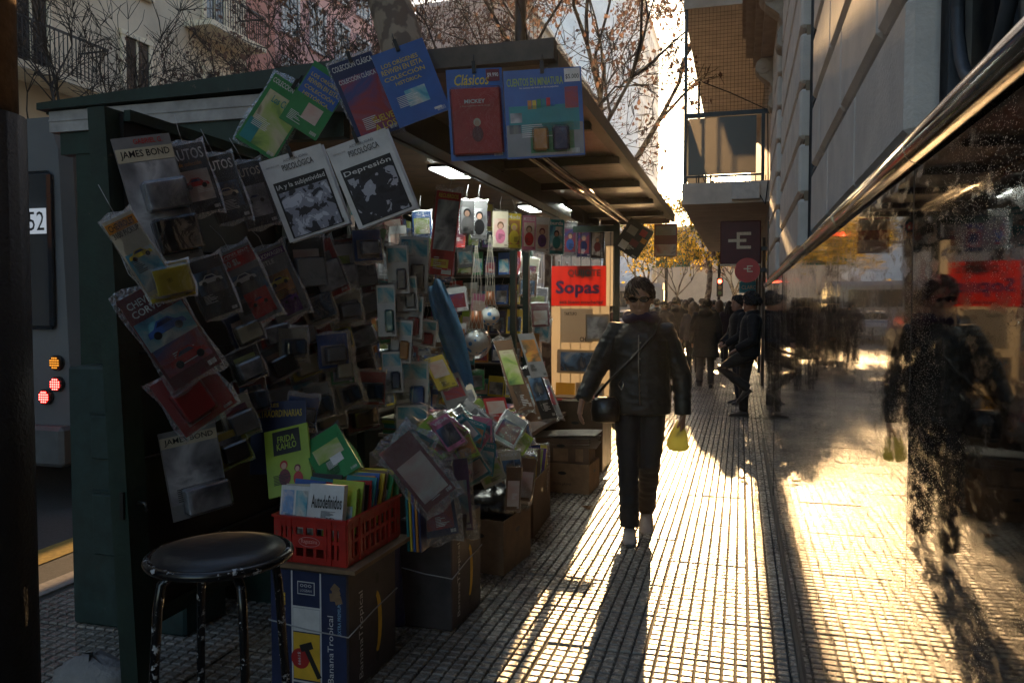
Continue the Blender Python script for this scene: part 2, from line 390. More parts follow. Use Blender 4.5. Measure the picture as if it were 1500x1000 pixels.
for (a, c) in [(-1.4, -0.6), (0.5, 1.62), (3.69, 4.5), (6.6, 7.4)]:
    b = MB(); b.bbox((0.392, a, 1.76), (0.399, c, 4.6)); bpart(b, 'window_pane', M_glassd)
    gr = MB()
    for q in (0.02, 1): 
        yy = a + 0.05 + (c - a - 0.1) * q
        gr.tube([(0.345, yy, 1.76), (0.345, yy, 4.6)], 0.014, 6)
    gr.bbox((0.34, a + 0.01, 1.76), (0.36, a + 0.06, 4.6)); gr.bbox((0.34, c - 0.07, 1.76), (0.36, c - 0.01, 4.6))
    wdt = c - a - 0.14
    for k in range(8):
        z0 = 1.8 + k * 0.36
        gr.box((0.35, (a + c) / 2, z0), (0.016, wdt, 0.022))
        for i in range(3):
            cy = a + 0.07 + wdt * (i + 0.5) / 3; r = wdt / 6.4
            gr.tube([(0.35, cy + r * math.cos(t * math.pi / 10), z0 + 0.18 + r * 1.05 * math.sin(t * math.pi / 10)) for t in range(21)], 0.011, 6, caps=False)
            gr.tube([(0.35, cy + 0.5 * r * (1 - s / 14) * math.cos(s * 0.6), z0 + 0.18 + 0.5 * r * (1 - s / 14) * math.sin(s * 0.6)) for s in range(14)], 0.008, 5)
    bpart(gr, 'window_grille', M_grille)
# cornice with scroll consoles at the far end
b = MB()
for z, x in ((4.02, 0.17), (4.1, 0.1), (4.2, 0.02), (4.42, -0.02)):
    b.bbox((x, 6.3, z), (0.41, 9.25, z + (0.08 if z < 4.15 else 0.2)))
bpart(b, 'cornice', mat('warm_stone', (0.40, 0.33, 0.27), 0.8, var=0.2, bump=0.2))
for y in (6.75, 8.75):
    b = MB(); prof = [(0.41, 3.45), (0.33, 3.45), (0.26, 3.52), (0.25, 3.62), (0.29, 3.68), (0.26, 3.76), (0.16, 3.84), (0.13, 3.93), (0.17, 4.03), (0.41, 4.03)]
    n = len(prof); vs = [(x, y - 0.1, z) for x, z in prof] + [(x, y + 0.1, z) for x, z in prof]
    b.add(vs, [tuple(range(n)), tuple(reversed(range(n, 2 * n)))] + [(i, (i + 1) % n + 0, (i + 1) % n + n, i + n) for i in range(n)])
    for (cx, cz, r) in ((0.19, 3.93, 0.075), (0.3, 3.55, 0.055)):
        b.tube([(cx, y - 0.125, cz), (cx, y + 0.125, cz)], r, 14); b.tube([(cx, y - 0.14, cz), (cx, y + 0.14, cz)], r * 0.45, 10)
    bpart(b, 'console', mat('console_stone', (0.42, 0.36, 0.3), 0.8, var=0.2, bump=0.2))
# ================================================================ THE NEWSSTAND
M_green = mat('kiosk_green_paint', (0.007, 0.022, 0.016), 0.42, var=0.45, scale=6, bump=0.2, bscale=30, rvar=0.12)
def _chips(m, c=(0.1, 0.07, 0.05), sc=9, lo=0.66):
    t = m.node_tree; p = t.nodes['Principled BSDF']; src = p.inputs['Base Color'].links[0].from_socket; tc = t.nodes.new('ShaderNodeTexCoord')
    n = t.nodes.new('ShaderNodeTexNoise'); n.inputs['Scale'].default_value = sc; n.inputs['Detail'].default_value = 9; n.inputs['Roughness'].default_value = 0.72; lk(t, tc.outputs['Object'], n.inputs['Vector'])
    r = t.nodes.new('ShaderNodeMapRange'); r.inputs[1].default_value = lo; r.inputs[2].default_value = lo + 0.03; lk(t, n.outputs['Fac'], r.inputs[0])
    x = t.nodes.new('ShaderNodeMix'); x.data_type = 'RGBA'; lk(t, r.outputs[0], x.inputs[0]); lk(t, src, x.inputs[6]); x.inputs[7].default_value = (*c, 1); lk(t, x.outputs[2], p.inputs['Base Color'])
_chips(M_green)
M_greyp = mat('grey_trim', (0.3, 0.28, 0.27), 0.6, var=0.25, scale=12)
M_brown = mat('brown_sheet_metal', (0.085, 0.055, 0.034), 0.34, var=0.4, scale=5, metal=0.3, rvar=0.12)
M_beam = mat('dark_beam', (0.035, 0.028, 0.022), 0.45, var=0.4, scale=8)
M_ply = mat('plywood_ceiling', (0.2, 0.12, 0.06), 0.55, var=0.35, scale=7)
M_black = mat('black_paint', (0.008, 0.008, 0.009), 0.4, var=0.4)
M_hook = mat('wire', (0.05, 0.05, 0.05), 0.4, metal=0.8)
KX0, KX1, KY0, KY1 = -3.36, -2.1, 3.42, 8.05
kio = tag(empty('newsstand', (-2.4, 5.5, 0)), 'green metal newsstand packed with magazines under a wide flat awning', 'newsstand')
k0 = Vector((-2.4, 5.5, 0))
def kpart(b, name, mats, parent=None):
    b.v = [tuple(Vector(v) - k0) for v in b.v]; o = b.build(name, mats, parent or kio); return o
b = MB(); b.bbox((KX0, KY0, 0), (KX1 - 0.04, KY0 + 0.05, 2.42)); kpart(b, 'end_wall', M_green)
b = MB(); b.bbox((KX0, KY0 + 0.05, 0), (KX0 + 0.05, KY1 + 1.4, 2.42)); kpart(b, 'back_wall', M_green)
b = MB(); b.bbox((KX0 + 0.05, KY1, 0), (KX1, KY1 + 0.05, 2.42)); kpart(b, 'end_wall', M_green)
b = MB(); b.bbox((KX0 + 0.05, KY0 + 0.05, 0.02), (KX1, KY1, 0.12)); kpart(b, 'floor', M_beam)
b = MB(); b.add([(-3.55, 3.36, 2.50), (-1.74, 3.36, 2.515), (-1.74, 3.36, 2.615), (-3.55, 3.36, 2.535), (-3.55, 3.42, 2.50), (-1.74, 3.42, 2.515), (-1.74, 3.42, 2.615), (-3.55, 3.42, 2.535)],
    [(0, 1, 2, 3), (7, 6, 5, 4), (0, 4, 5, 1), (3, 2, 6, 7), (0, 3, 7, 4), (1, 5, 6, 2)])
b.bbox((-3.55, 3.42, 2.49), (-3.49, 9.8, 2.54)); kpart(b, 'fascia', M_green)
b = MB(); b.bbox((-3.5, 3.39, 2.385), (-1.76, 3.46, 2.494)); b.bbox((-3.5, 3.385, 2.44), (-1.77, 3.388, 2.45)); kpart(b, 'cornice', M_greyp)
b = MB(); b.bbox((-3.45, 3.41, 2.27), (-1.8, 3.47, 2.383)); kpart(b, 'lintel', M_green)
b = MB(); b.bbox((-3.5, 3.425, 2.53), (-0.82, 9.78, 2.55)); kpart(b, 'roof', M_brown)
b = MB(); b.bbox((-1.738, 3.36, 2.53), (-0.78, 3.42, 2.618)); kpart(b, 'awning_front_beam', mat('weathered_beam', (0.07, 0.055, 0.042), 0.6, var=0.4))
b = MB(); b.bbox((-0.82, 3.42, 2.5), (-0.775, 9.84, 2.585)); b.bbox((-0.86, 3.43, 2.515), (-0.822, 9.8, 2.528)); kpart(b, 'awning_edge', mat('edge_steel', (0.05, 0.04, 0.032), 0.4, metal=0.5, var=0.3))
b = MB(); b.bbox((-3.4, KY0 + 0.06, 2.47), (-1.78, 9.7, 2.5)); kpart(b, 'ceiling', M_ply)
b = MB(); b.bbox((-1.77, 3.43, 2.37), (-1.66, 9.6, 2.528)); b.bbox((-1.8, 3.43, 2.36), (-1.77, 9.6, 2.40)); kpart(b, 'front_beam', M_beam)
for y in (4.5, 5.6, 6.7, 7.8, 8.9, 9.7):
    b = MB(); b.bbox((-1.658, y - 0.025, 2.47), (-0.824, y + 0.025, 2.528)); kpart(b, 'rib', M_beam)
for x in (-1.33, -1.24):
    b = MB(); b.tube([(x, 4.52, 2.445), (x, 9.0, 2.445)], 0.018, 12)
    for y in (5.2, 6.4, 7.6): b.tube([(x, y - 0.015, 2.445), (x, y + 0.015, 2.445)], 0.0215, 12)
    kpart(b, 'conduit', mat('conduit_metal', (0.5, 0.42, 0.33), 0.25, metal=1, var=0.2))
M_led = emit('lit_panel', (0.93, 1.0, 0.9), 13.0)
for (px, py) in ((688, 253), (800, 306)):
    c = onZ(px, py, 2.44)
    l = tag(empty('ceiling_lamp', c), 'lit square white lamp under the newsstand ceiling' + (', closer to the open door' if px < 700 else ', closer to the orange poster'), 'lamp', 'newsstand ceiling lamps')
    b = MB(); b.bbox((-0.22, -0.22, 0), (0.22, 0.22, 0.008)); b.build('diffuser', M_led, l)
    b = MB(); b.bbox((-0.235, -0.235, 0.009), (0.235, 0.235, 0.03)); b.bbox((-0.235, -0.235, -0.006), (-0.222, 0.235, 0.009)); b.bbox((0.222, -0.235, -0.006), (0.235, 0.235, 0.009)); b.build('frame', M_black, l)
    b = MB(); b.tube([(-0.2, 0.0, -0.005), (-0.05, 0.03, -0.012), (0.1, -0.02, -0.01), (0.25, 0.02, 0.0)], 0.006, 6); b.tube([(0, 0, 0.03), (0.0, 0.0, 0.06)], 0.012, 6); b.build('cable', M_black, l)
# door wing opened back along the street, with its steel post
door = tag(empty('newsstand_door', (-2.16, 2.4, 0)), 'open green steel door wing of the newsstand hung with bagged model cars', 'door')
d0 = Vector((-2.16, 2.4, 0))
def dpart(b, name, mats):
    b.v = [tuple(Vector(v) - d0) for v in b.v]; return b.build(name, mats, door)
b = MB(); b.bbox((-2.225, 2.37, 0.02), (-2.15, 2.40, 2.19)); b.bbox((-2.225, 2.40, 0.02), (-2.205, 2.47, 2.19)); b.bbox((-2.17, 2.40, 0.02), (-2.15, 2.47, 2.19)); b.v = [(x + 0.05 - 0.1 * z / 2.19, y, z) for x, y, z in b.v]; dpart(b, 'post', M_green)
b = MB(); b.bbox((-2.2, 2.44, 0.25), (-2.18, 4.15, 2.18)); dpart(b, 'back_sheet', M_black)
b = MB(); b.bbox((-2.178, 2.44, 2.15), (-2.15, 4.15, 2.19)); b.bbox((-2.178, 2.44, 0.25), (-2.15, 4.15, 0.3)); b.bbox((-2.178, 4.1, 0.3), (-2.15, 4.15, 2.15)); dpart(b, 'frame', M_green)
for z in (0.5, 0.9, 1.3, 1.7, 2.0):
    b = MB(); b.tube([(-2.165, 2.48, z), (-2.165, 4.1, z)], 0.006, 6); dpart(b, 'rack_rail', M_hook)
for z in (0.75, 1.75):
    b = MB(); b.tube([(-2.15, 2.42, z), (-2.10, 2.42, z), (-2.09, 2.42, z - 0.03)], 0.007, 6); b.bbox((-2.16, 2.36, z - 0.05), (-2.145, 2.37, z + 0.05)); dpart(b, 'hinge_hook', M_hook)
# far wing, open across the pavement, papered over
wing = tag(empty('newsstand_door', (-1.65, 7.9, 0)), 'far open door wing of the newsstand papered with posters, sun behind it', 'door')
w0 = Vector((-1.65, 7.9, 0))
b = MB()
for x in (-2.08, -1.19): b.bbox((x - 0.03, 7.88, 0.25), (x + 0.03, 7.93, 2.3))
for z in (0.3, 2.25): b.bbox((-2.05, 7.885, z - 0.03), (-1.22, 7.925, z + 0.03))
b.v = [tuple(Vector(v) - w0) for v in b.v]; b.build('frame', M_green, wing)
for i in range(9):
    b = MB(); b.tube([(-2.05 + 0.1 * i, 7.905, 0.3), (-2.05 + 0.1 * i, 7.905, 2.25)], 0.004, 5); b.v = [tuple(Vector(v) - w0) for v in b.v]; b.build('grid_bar', M_hook, wing)
for i in range(2):   # folded leaf posts beside the opening
    b = MB(); x = -2.06 + 0.07 * i; b.bbox((x - 0.028, 7.2 + 0.2 * i, 0.1), (x + 0.028, 7.25 + 0.2 * i, 2.36)); kpart(b, 'post', M_green)
b = MB(); b.bbox((KX1 - 0.03, 4.16, 0.1), (KX1 + 0.02, 4.22, 2.36)); kpart(b, 'post', M_green)
# shelves on the far end wall and along the back
SHELF = []
for z in (0.55, 0.9, 1.2, 1.5, 1.8, 2.08):
    b = MB(); b.bbox((KX0 + 0.06, 7.74, z - 0.02), (KX1 - 0.05, 8.04, z)); kpart(b, 'shelf', M_beam); SHELF.append(z)
    b = MB(); b.bbox((KX0 + 0.06, 4.3, z - 0.02), (KX0 + 0.32, 7.72, z)); kpart(b, 'shelf', M_beam)
# counter along the opening
b = MB(); b.bbox((-2.1, 4.2, 0.5), (-1.5, 7.2, 0.53)); kpart(b, 'counter', mat('counter_wood', (0.12, 0.06, 0.035), 0.5, var=0.4))
for y in (4.32, 5.7, 7.1):
    b = MB(); b.bbox((-2.08, y - 0.03, 0), (-1.56, y + 0.03, 0.498)); kpart(b, 'trestle', M_beam)

# ---------------------------------------------------------------- cabinet, pole, stool, crate, boxes in front of it
cab = tag(empty('utility_cabinet', (-2.67, 3.1, 0)), 'dark green metal utility cabinet standing beside the newsstand door', 'cabinet')
M_cab = mat('cabinet_green', (0.011, 0.028, 0.026), 0.5, var=0.4, scale=14, bump=0.1); _chips(M_cab, (.06, .06, .055), 12)
b = MB(); b.bevbox((0, 0, 0.6), (0.62, 0.3, 1.2), 0.012); b.build('body', M_cab, cab)
for z, hh in ((0.48, 0.28), (0.88, 0.2)):
    b = MB(); b.bevbox((-0.02, -0.158, z), (0.3, 0.016, hh), 0.006); b.bbox((-0.18, -0.162, z + hh / 2 + 0.006), (0.14, -0.15, z + hh / 2 + 0.014)); b.build('panel', M_cab, cab)
pole = tag(empty('street_pole', (-1.865, 1.55, 0)), 'thick black street pole with bare metal above its dark sleeve', 'pole')
b = MB(); b.tube([(0, 0, 0), (0, 0, 1.95)], 0.135, 24); b.build('sleeve', mat('black_sleeve', (0.006, 0.006, 0.007), 0.6, bump=0.4, bscale=90), pole)
b = MB(); b.tube([(0, 0, 1.95), (0, 0, 6)], 0.118, 24); b.build('shaft', mat('rusty_pole', (0.22, 0.13, 0.07), 0.5, var=0.4, scale=20, bump=0.3, metal=0.4), pole)
b = MB(); b.tube([(0, 0, 2.42), (0, 0, 2.46)], 0.124, 24); b.build('band', M_black, pole)
b = MB(); b.tube([(0.125, -0.05, 2.5 - 0.06 * i) if i % 2 else (0.135, -0.045, 2.5 - 0.06 * i) for i in range(11)], 0.006, 5); b.build('cable', mat('striped_cable', (0.2, 0.16, 0.05), 0.6, var=0.9, scale=40), pole)

M_stool = mat('chipped_black_enamel', (0.006, 0.006, 0.007), 0.22, var=0.3)
def chipped():
    m, t, p = nodes_of('chipped_enamel'); tc = t.nodes.new('ShaderNodeTexCoord')
    n = t.nodes.new('ShaderNodeTexNoise'); n.inputs['Scale'].default_value = 38; n.inputs['Detail'].default_value = 8; n.inputs['Roughness'].default_value = 0.7
    lk(t, tc.outputs['Object'], n.inputs['Vector']); cr = t.nodes.new('ShaderNodeValToRGB'); e = cr.color_ramp.elements
    e[0].position = 0.585; e[0].color = (0.005, 0.005, 0.006, 1); e[1].position = 0.61; e[1].color = (0.42, 0.42, 0.43, 1)
    lk(t, n.outputs['Fac'], cr.inputs[0]); lk(t, cr.outputs[0], p.inputs['Base Color']); p.inputs['Roughness'].default_value = 0.25; return m
M_chip = chipped()
st = tag(empty('stool', (-1.37, 1.86, 0)), 'round black metal stool with chipped enamel rim beside the banana box', 'stool')
b = MB(); b.loft([[Vector((r * math.cos(2 * math.pi * k / 40), r * math.sin(2 * math.pi * k / 40), z)) for k in range(40)] for r, z in ((0.172, 0.775), (0.178, 0.79), (0.172, 0.806), (0.12, 0.818), (0.05, 0.821), (0.005, 0.822))]); b.build('seat', mat('black_vinyl', (0.008, 0.008, 0.01), 0.38, bump=0.2, bscale=30), st)
b = MB(); b.tube([(0.184 * math.cos(2 * math.pi * k / 48), 0.184 * math.sin(2 * math.pi * k / 48), 0.79) for k in range(49)], 0.013, 10, caps=False); b.build('rim', M_chip, st)
for k in range(4):
    a = R(45 + 90 * k + 10); cx, sx = math.cos(a), math.sin(a)
    b = MB(); b.tube([(0.06 * cx, 0.06 * sx, 0.768), (0.12 * cx, 0.12 * sx, 0.766), (0.155 * cx, 0.155 * sx, 0.74), (0.165 * cx, 0.165 * sx, 0.68), (0.21 * cx, 0.21 * sx, 0.0)], 0.0125, 10); b.build('leg', M_chip, st)
for z, r in ((0.24, 0.195),):
    b = MB(); b.tube([(r * math.cos(2 * math.pi * k / 32), r * math.sin(2 * math.pi * k / 32), z) for k in range(33)], 0.008, 8, caps=False); b.build('foot_ring', M_chip, st)
rub = MB(); rub.ell((0, 0, 0.05), (0.17, 0.1, 0.09), 14, 7)
rub.v = [tuple(Vector(v) + Vector((rnd.uniform(-.012, .012), rnd.uniform(-.012, .012), rnd.uniform(-.01, .01)))) for v in rub.v]
tag(rub.build('rubble_stone', mat('pale_rubble', (0.2, 0.19, 0.185), 0.9, bump=0.8, bscale=50), None, Matrix.Translation(onZ(138, 1012, 0))), 'pale lump of broken stone at the foot of the door post', 'stone')

# banana boxes
M_card = mat('brown_cardboard', (0.2, 0.125, 0.07), 0.8, var=0.25, scale=12, bump=0.2)
M_navy = mat('navy_printed_card', (0.012, 0.022, 0.075), 0.5, var=0.35, scale=8)
M_grey = mat('grey_printed_card', (0.05, 0.042, 0.045), 0.55, var=0.4, scale=8)
M_white = mat('white_print', (0.6, 0.6, 0.6), 0.6, var=0.12, scale=20)
M_yel = mat('yellow_print', (0.7, 0.42, 0.03), 0.6, var=0.2)
M_red = mat('red_print', (0.4, 0.02, 0.02), 0.5, var=0.2)
M_blk = mat('black_print', (0.012, 0.012, 0.013), 0.5)
M_twine = mat('grey_twine', (0.35, 0.35, 0.36), 0.6)
def face(parent, x, y, z, nx, ny, name='face'):
    """empty-free helper: matrix of a vertical face with local x to the right, y up, z outward"""
    n = Vector((nx, ny, 0)).normalized(); u = Vector((0, 0, 1)).cross(n)
    return Matrix(((u.x, 0, n.x, x), (u.y, 0, n.y, y), (u.z, 1, n.z, z), (0, 0, 0, 1)))
def rect(parent, name, mt, x, y, wd, ht, M, z=0.0012, ang=0):
    b = MB(); b.box((0, 0, 0), (wd, ht, 0.001)); o = b.build(name, mt, parent)
    o.matrix_basis = M @ Matrix.Translation((x, y, z)) @ Matrix.Rotation(ang, 4, 'Z'); return o
def textM(parent, body, mt, M, x, y, wd, ht=None, ang=0, z=0.0022, bold=0.0, shear=0.0, name='lettering'):
    o = text(parent, body, mt, x, y, wd, ht, z, ang, name, bold, shear); o.matrix_basis = M @ o.matrix_basis; return o
def banana(loc, rz, wx, wy, h, front, side, label):
    t = tag(empty('banana_box', M=Matrix.Translation(loc) @ Matrix.Rotation(rz, 4, 'Z')), label, 'box', 'fruit boxes holding up the displays')
    b = MB(); b.bevbox((0, 0, h / 2), (wx, wy, h - 0.004), 0.006, 0); b.build('carton', side, t)
    F = face(t, 0, -wy / 2, h / 2, 0, -1); S = face(t, wx / 2, 0, h / 2, 1, 0)
    if front:
        rect(t, 'printed_panel', M_navy, 0, 0, wx - 0.012, h - 0.02, F)
        for x in (-0.07, 0.055): rect(t, 'white_line', M_white, x, 0, 0.006, h - 0.02, F, 0.0024)
        for y in (0.09, -0.2): rect(t, 'white_line', M_white, -0.0075, y, 0.118, 0.007, F, 0.0026)
        rect(t, 'white_patch', M_white, -0.0075, 0.04, 0.116, 0.09, F, 0.0024)
        rect(t, 'picture', M_yel, -0.0075, -0.1, 0.116, 0.18, F, 0.0024)
        b = MB(); b.tube([(0.032 * math.cos(k * math.pi / 8), 0.032 * math.sin(k * math.pi / 8), 0) for k in range(17)], 0.003, 4)
        b = MB(); b.add([(0, 0, 0)] + [(0.04 * math.cos(2 * math.pi * k / 20), 0.04 * math.sin(2 * math.pi * k / 20), 0) for k in range(20)], [(0, 1 + k, 1 + (k + 1) % 20) for k in range(20)])
        o = b.build('red_disc', M_red, t); o.matrix_basis = F @ Matrix.Translation((-0.035, -0.11, 0.0034))
        textM(t, '$1999', M_white, F, -0.04, -0.11, 0.05, 0.014, R(-90), 0.0042)
        rect(t, 'hammer', M_blk, 0.018, -0.12, 0.02, 0.13, F, 0.0036, R(28)); rect(t, 'hammer', M_blk, -0.008, -0.062, 0.055, 0.028, F, 0.0038, R(20))
        textM(t, 'BananaTropical', M_white, F, -0.115, -0.05, 0.26, 0.03, R(-90)); textM(t, 'BananaTropical', M_white, F, 0.1, -0.06, 0.26, 0.032, R(90))
        for i in range(3):
            for j in range(2): rect(t, 'yellow_square', M_yel, -0.122 + 0.016 * j, 0.105 + 0.017 * i - 0.008 * j, 0.013, 0.014, F, 0.0024)
        rect(t, 'logo_frame', M_white, -0.0075, 0.165, 0.075, 0.05, F, 0.0024); rect(t, 'logo_field', M_navy, -0.0075, 0.165, 0.068, 0.043, F, 0.0032)
        textM(t, 'ooo', M_white, F, -0.0075, 0.175, 0.05, 0.012, 0, 0.0042); textM(t, 'LOGBAN', M_white, F, -0.0075, 0.156, 0.05, 0.01, 0, 0.0042)
        textM(t, 'EXTRA PREMIUM', mat('pale_blue_print', (0.25, 0.45, 0.65), 0.6), F, 0.135, 0.06, 0.12, 0.014, R(90))
        for k in range(5): rect(t, 'torn_patch', M_card, 0.128 + rnd.uniform(-.02, .02), 0.16 + rnd.uniform(-.03, .02), 0.03, 0.03, F, 0.003 + 0.0002 * k, rnd.random())
    textM(t, 'BananaTropical', M_white, S, -0.1, -0.03, 0.34, 0.04, R(90))
    bn = MB()   # banana emblem
    out = [(0.05 * math.cos(a), 0.13 * math.sin(a)) for a in [R(-80 + 16 * k) for k in range(11)]]
    inn = [(0.022 * math.cos(a) - 0.004, 0.11 * math.sin(a)) for a in [R(-80 + 16 * k) for k in range(11)]]
    bn.add([(x, y, 0) for x, y in out + inn], [(i, i + 1, 12 + i, 11 + i) for i in range(10)])
    o = bn.build('banana_emblem', M_yel, t); o.matrix_basis = S @ Matrix.Translation((0.02, -0.03, 0.002))
    for yy in (0.15, -0.17):
        b = MB(); b.add([(0, 0, 0)] + [(0.014 * math.cos(2 * math.pi * k / 14), 0.022 * math.sin(2 * math.pi * k / 14), 0) for k in range(14)], [(0, 1 + k, 1 + (k + 1) % 14) for k in range(14)])
        o = b.build('hand_hole', M_blk, t); o.matrix_basis = S @ Matrix.Translation((0.03, yy, 0.0022))
    b = MB(); e = 0.004; zz = h * 0.52
    b.tube([(-wx / 2 - e, -wy / 2 - e, zz + .015), (0, -wy / 2 - e, zz - 0.004), (wx / 2 + e, -wy / 2 - e, zz - 0.012), (wx / 2 + e, 0, zz + 0.02), (wx / 2 + e, wy / 2 + e, zz + 0.04)], 0.0028, 5)
    b.build('twine', M_twine, t); return t
banana((-1.565, 2.86, 0), R(-2), 0.34, 0.40, 0.475, True, M_grey, 'navy and white banana box under the red crate')
banana((-1.36, 3.52, 0), R(-3), 0.26, 0.36, 0.50, False, M_grey, 'grey banana box standing on end beneath the hanging plastic bags')
bag = MB(); bag.grid(lambda u, v: (0.012 * math.sin(9 * u) , 0.26 * (u - 0.5) * (1 - 0.5 * v), 0.42 - 0.4 * (1 - v) + 0.02 * math.sin(5 * u)), 10, 8)
tag(bag.build('blue_bag', mat('blue_plastic', (0.015, 0.025, 0.11), 0.35, bump=0.6, bscale=25), None, Matrix.Translation((-1.47, 3.2, 0.02))), 'dark blue plastic bag hanging between the two banana boxes', 'bag')

# red crate
M_crate = mat('red_crate_plastic', (0.4, 0.018, 0.012), 0.4, var=0.3, scale=10, bump=0.1); _chips(M_crate, (.22, .05, .04), 30, .6)
cr = tag(empty('plastic_crate', M=Matrix.Translation((-1.555, 2.885, 0.495)) @ Matrix.Rotation(R(-2), 4, 'Z')), 'red plastic crate full of puzzle magazines on the navy banana box', 'crate')
b = MB(); b.bbox((-0.19, -0.24, -0.018), (0.2, 0.26, -0.002)); tag(b.build('cardboard_sheet', M_card, None, cr.matrix_world.copy()), 'brown cardboard sheet lying under the red crate', 'cardboard')
CW, CL, CHh = 0.31, 0.44, 0.175
b = MB(); b.bbox((-CW / 2, -CL / 2, 0), (CW / 2, CL / 2, 0.008)); b.build('base', M_crate, cr)
def crate_side(name, length, M):
    b = MB(); t = 0.009
    b.box((0, 0.012, 0), (length, 0.024, t)); b.box((0, CHh - 0.02, 0), (length, 0.04, t)); b.box((0, CHh - 0.003, 0.006), (length + 0.012, 0.008, 0.012)); b.box((0, 0.085, 0), (length, 0.014, t * 0.9))
    n = round(length / 0.042)
    for i in range(n + 1):
        x = -length / 2 + length * i / n; wd = 0.012 if i not in (0, n) else 0.03
        b.box((x if i not in (0, n) else x * (1 - 0.03 / length), CHh / 2 - 0.004, 0.0012), (wd, CHh - 0.03, t))
    if length < 0.4: b.box((0, 0.083, 0.003), (0.15, 0.05, t))
    for i in (-1, 1): b.box((i * length * 0.28, CHh / 2, 0.004), (0.016, CHh - 0.004, t * 1.3))
    o = b.build(name, M_crate, cr); o.matrix_basis = M; return o
Fm = face(cr, 0, -CL / 2, 0.004, 0, -1); Sm = face(cr, CW / 2, 0, 0.004, 1, 0)
crate_side('side', CW, Fm); crate_side('side', CL, Sm); crate_side('side', CW, face(cr, 0, CL / 2, 0.004, 0, 1)); crate_side('side', CL, face(cr, -CW / 2, 0, 0.004, -1, 0))
textM(cr, 'Ragazzina', mat('pale_red_print', (0.65, 0.3, 0.28), 0.5), Fm, 0, 0.083, 0.07, 0.02, 0, 0.009, 0.01)
b = MB(); b.tube([(0.045 * math.cos(k * math.pi / 12), 0.018 * math.sin(k * math.pi / 12), 0) for k in range(25)], 0.0012, 4, caps=False)
o = b.build('logo_ring', mat('pale_red_line', (0.65, 0.3, 0.28), 0.5), cr); o.matrix_basis = Fm @ Matrix.Translation((0, 0.083, 0.009))
# ================================================================ ACROSS THE STREET AND FAR AWAY
def facade(name, label, X, y0, y1, z1, col, storey, bay, win=(1.1, 1.9), balc=(), depth=9, z0=0.0, trim=None, first=3.6, nx=1):
    """building whose street face is the plane X, facing nx; windows and balconies as parts"""
    t = tag(empty(name, (X, (y0 + y1) / 2, 0)), label, 'building'); o = Vector((X, (y0 + y1) / 2, 0))
    mw = mat(name + '_wall', col, 0.85, var=0.16, scale=0.6, bump=0.2, bscale=8); mtm = mat(name + '_trim', trim or [min(1, c * 1.25) for c in col], 0.7)
    b = MB(); b.bbox((X - nx * depth, y0, -0.1), (X, y1, z1)); b.v = [tuple(Vector(v) - o) for v in b.v]; b.build('wall', mw, t)
    wb = MB(); wb.bbox((0.0, -win[0] / 2, -win[1] / 2), (0.03 * nx, win[0] / 2, win[1] / 2)); me_g = wb.mesh('window', M_glassd)
    wb = MB()
    for s in (-1, 1): wb.bbox((0.0, s * win[0] / 2 - 0.07, -win[1] / 2), (0.08 * nx, s * win[0] / 2 + 0.07, win[1] / 2))
    wb.bbox((0, -win[0] / 2 - 0.12, -win[1] / 2 - 0.1), (0.14 * nx, win[0] / 2 + 0.12, -win[1] / 2)); wb.bbox((0, -win[0] / 2 - 0.12, win[1] / 2), (0.1 * nx, win[0] / 2 + 0.12, win[1] / 2 + 0.14)); wb.bbox((0.0, -0.03, -win[1] / 2), (0.06 * nx, 0.03, win[1] / 2))
    me_f = wb.mesh('frame', mtm)
    bb = MB(); bb.bbox((0, -bay * 0.42, -win[1] / 2 - 0.3), (1.0 * nx, bay * 0.42, -win[1] / 2 - 0.12)); me_s = bb.mesh('balcony', mtm)
    rb = MB()
    rb.bbox((0.94 * nx, -bay * 0.42, -win[1] / 2 + 0.86), (0.99 * nx, bay * 0.42, -win[1] / 2 + 0.91))
    for i in range(int(bay * 0.84 / 0.13) + 1): rb.bbox((0.955 * nx, -bay * 0.42 + 0.13 * i, -win[1] / 2 - 0.12), (0.975 * nx, -bay * 0.42 + 0.13 * i + 0.02, -win[1] / 2 + 0.86))
    for s in (-1, 1): rb.bbox((0, s * bay * 0.42 - 0.02, -win[1] / 2 + 0.86), (0.94 * nx, s * bay * 0.42 + 0.02, -win[1] / 2 + 0.9))
    me_r = rb.mesh('railing', M_iron)
    nb = max(1, int((y1 - y0) / bay)); z = first; k = 0
    while z + storey * 0.8 < z1:
        for i in range(nb):
            yc = y0 + (y1 - y0) * (i + 0.5) / nb - o.y; zc = z + 0.4 + win[1] / 2
            M = Matrix.Translation((0.012 * nx, yc, zc)); wi = link('window', me_g, t, M); link('frame', me_f, wi)
            if (i in balc) if not isinstance(balc, str) else True:
                ba = link('balcony', me_s, t, M); link('railing', me_r, ba)
        z += storey; k += 1
    b = MB(); b.bbox((X - nx * depth, y0 - 0.1, z1), (X + 0.35 * nx, y1 + 0.1, z1 + 0.35)); b.v = [tuple(Vector(v) - o) for v in b.v]; b.build('cornice', mtm, t)
    return t
facade('apartment_building', 'cream apartment building with iron balconies behind bare twigs', -17.0, 10.5, 25.0, 22, (0.72, 0.61, 0.46), 3.3, 3.6, balc=(1, 3))
facade('apartment_building', 'tan apartment building with white slab balconies beyond the black pole', -16.8, -6, 10.4, 24, (0.45, 0.38, 0.31), 3.2, 4.0, balc='all', trim=(0.62, 0.59, 0.56))
facade('apartment_building', 'pink tower with tall rose columns behind the big plane tree', -19, 30, 44, 42, (0.55, 0.3, 0.28), 3.1, 2.2, win=(1.3, 1.9), trim=(0.5, 0.5, 0.52))
facade('office_tower', 'pale blue glass tower rising over the treetops', -15, 120, 150, 48.5, (0.75, 0.79, 0.84), 3.4, 3.0, win=(1.6, 1.8), trim=(0.7, 0.75, 0.8), depth=18)
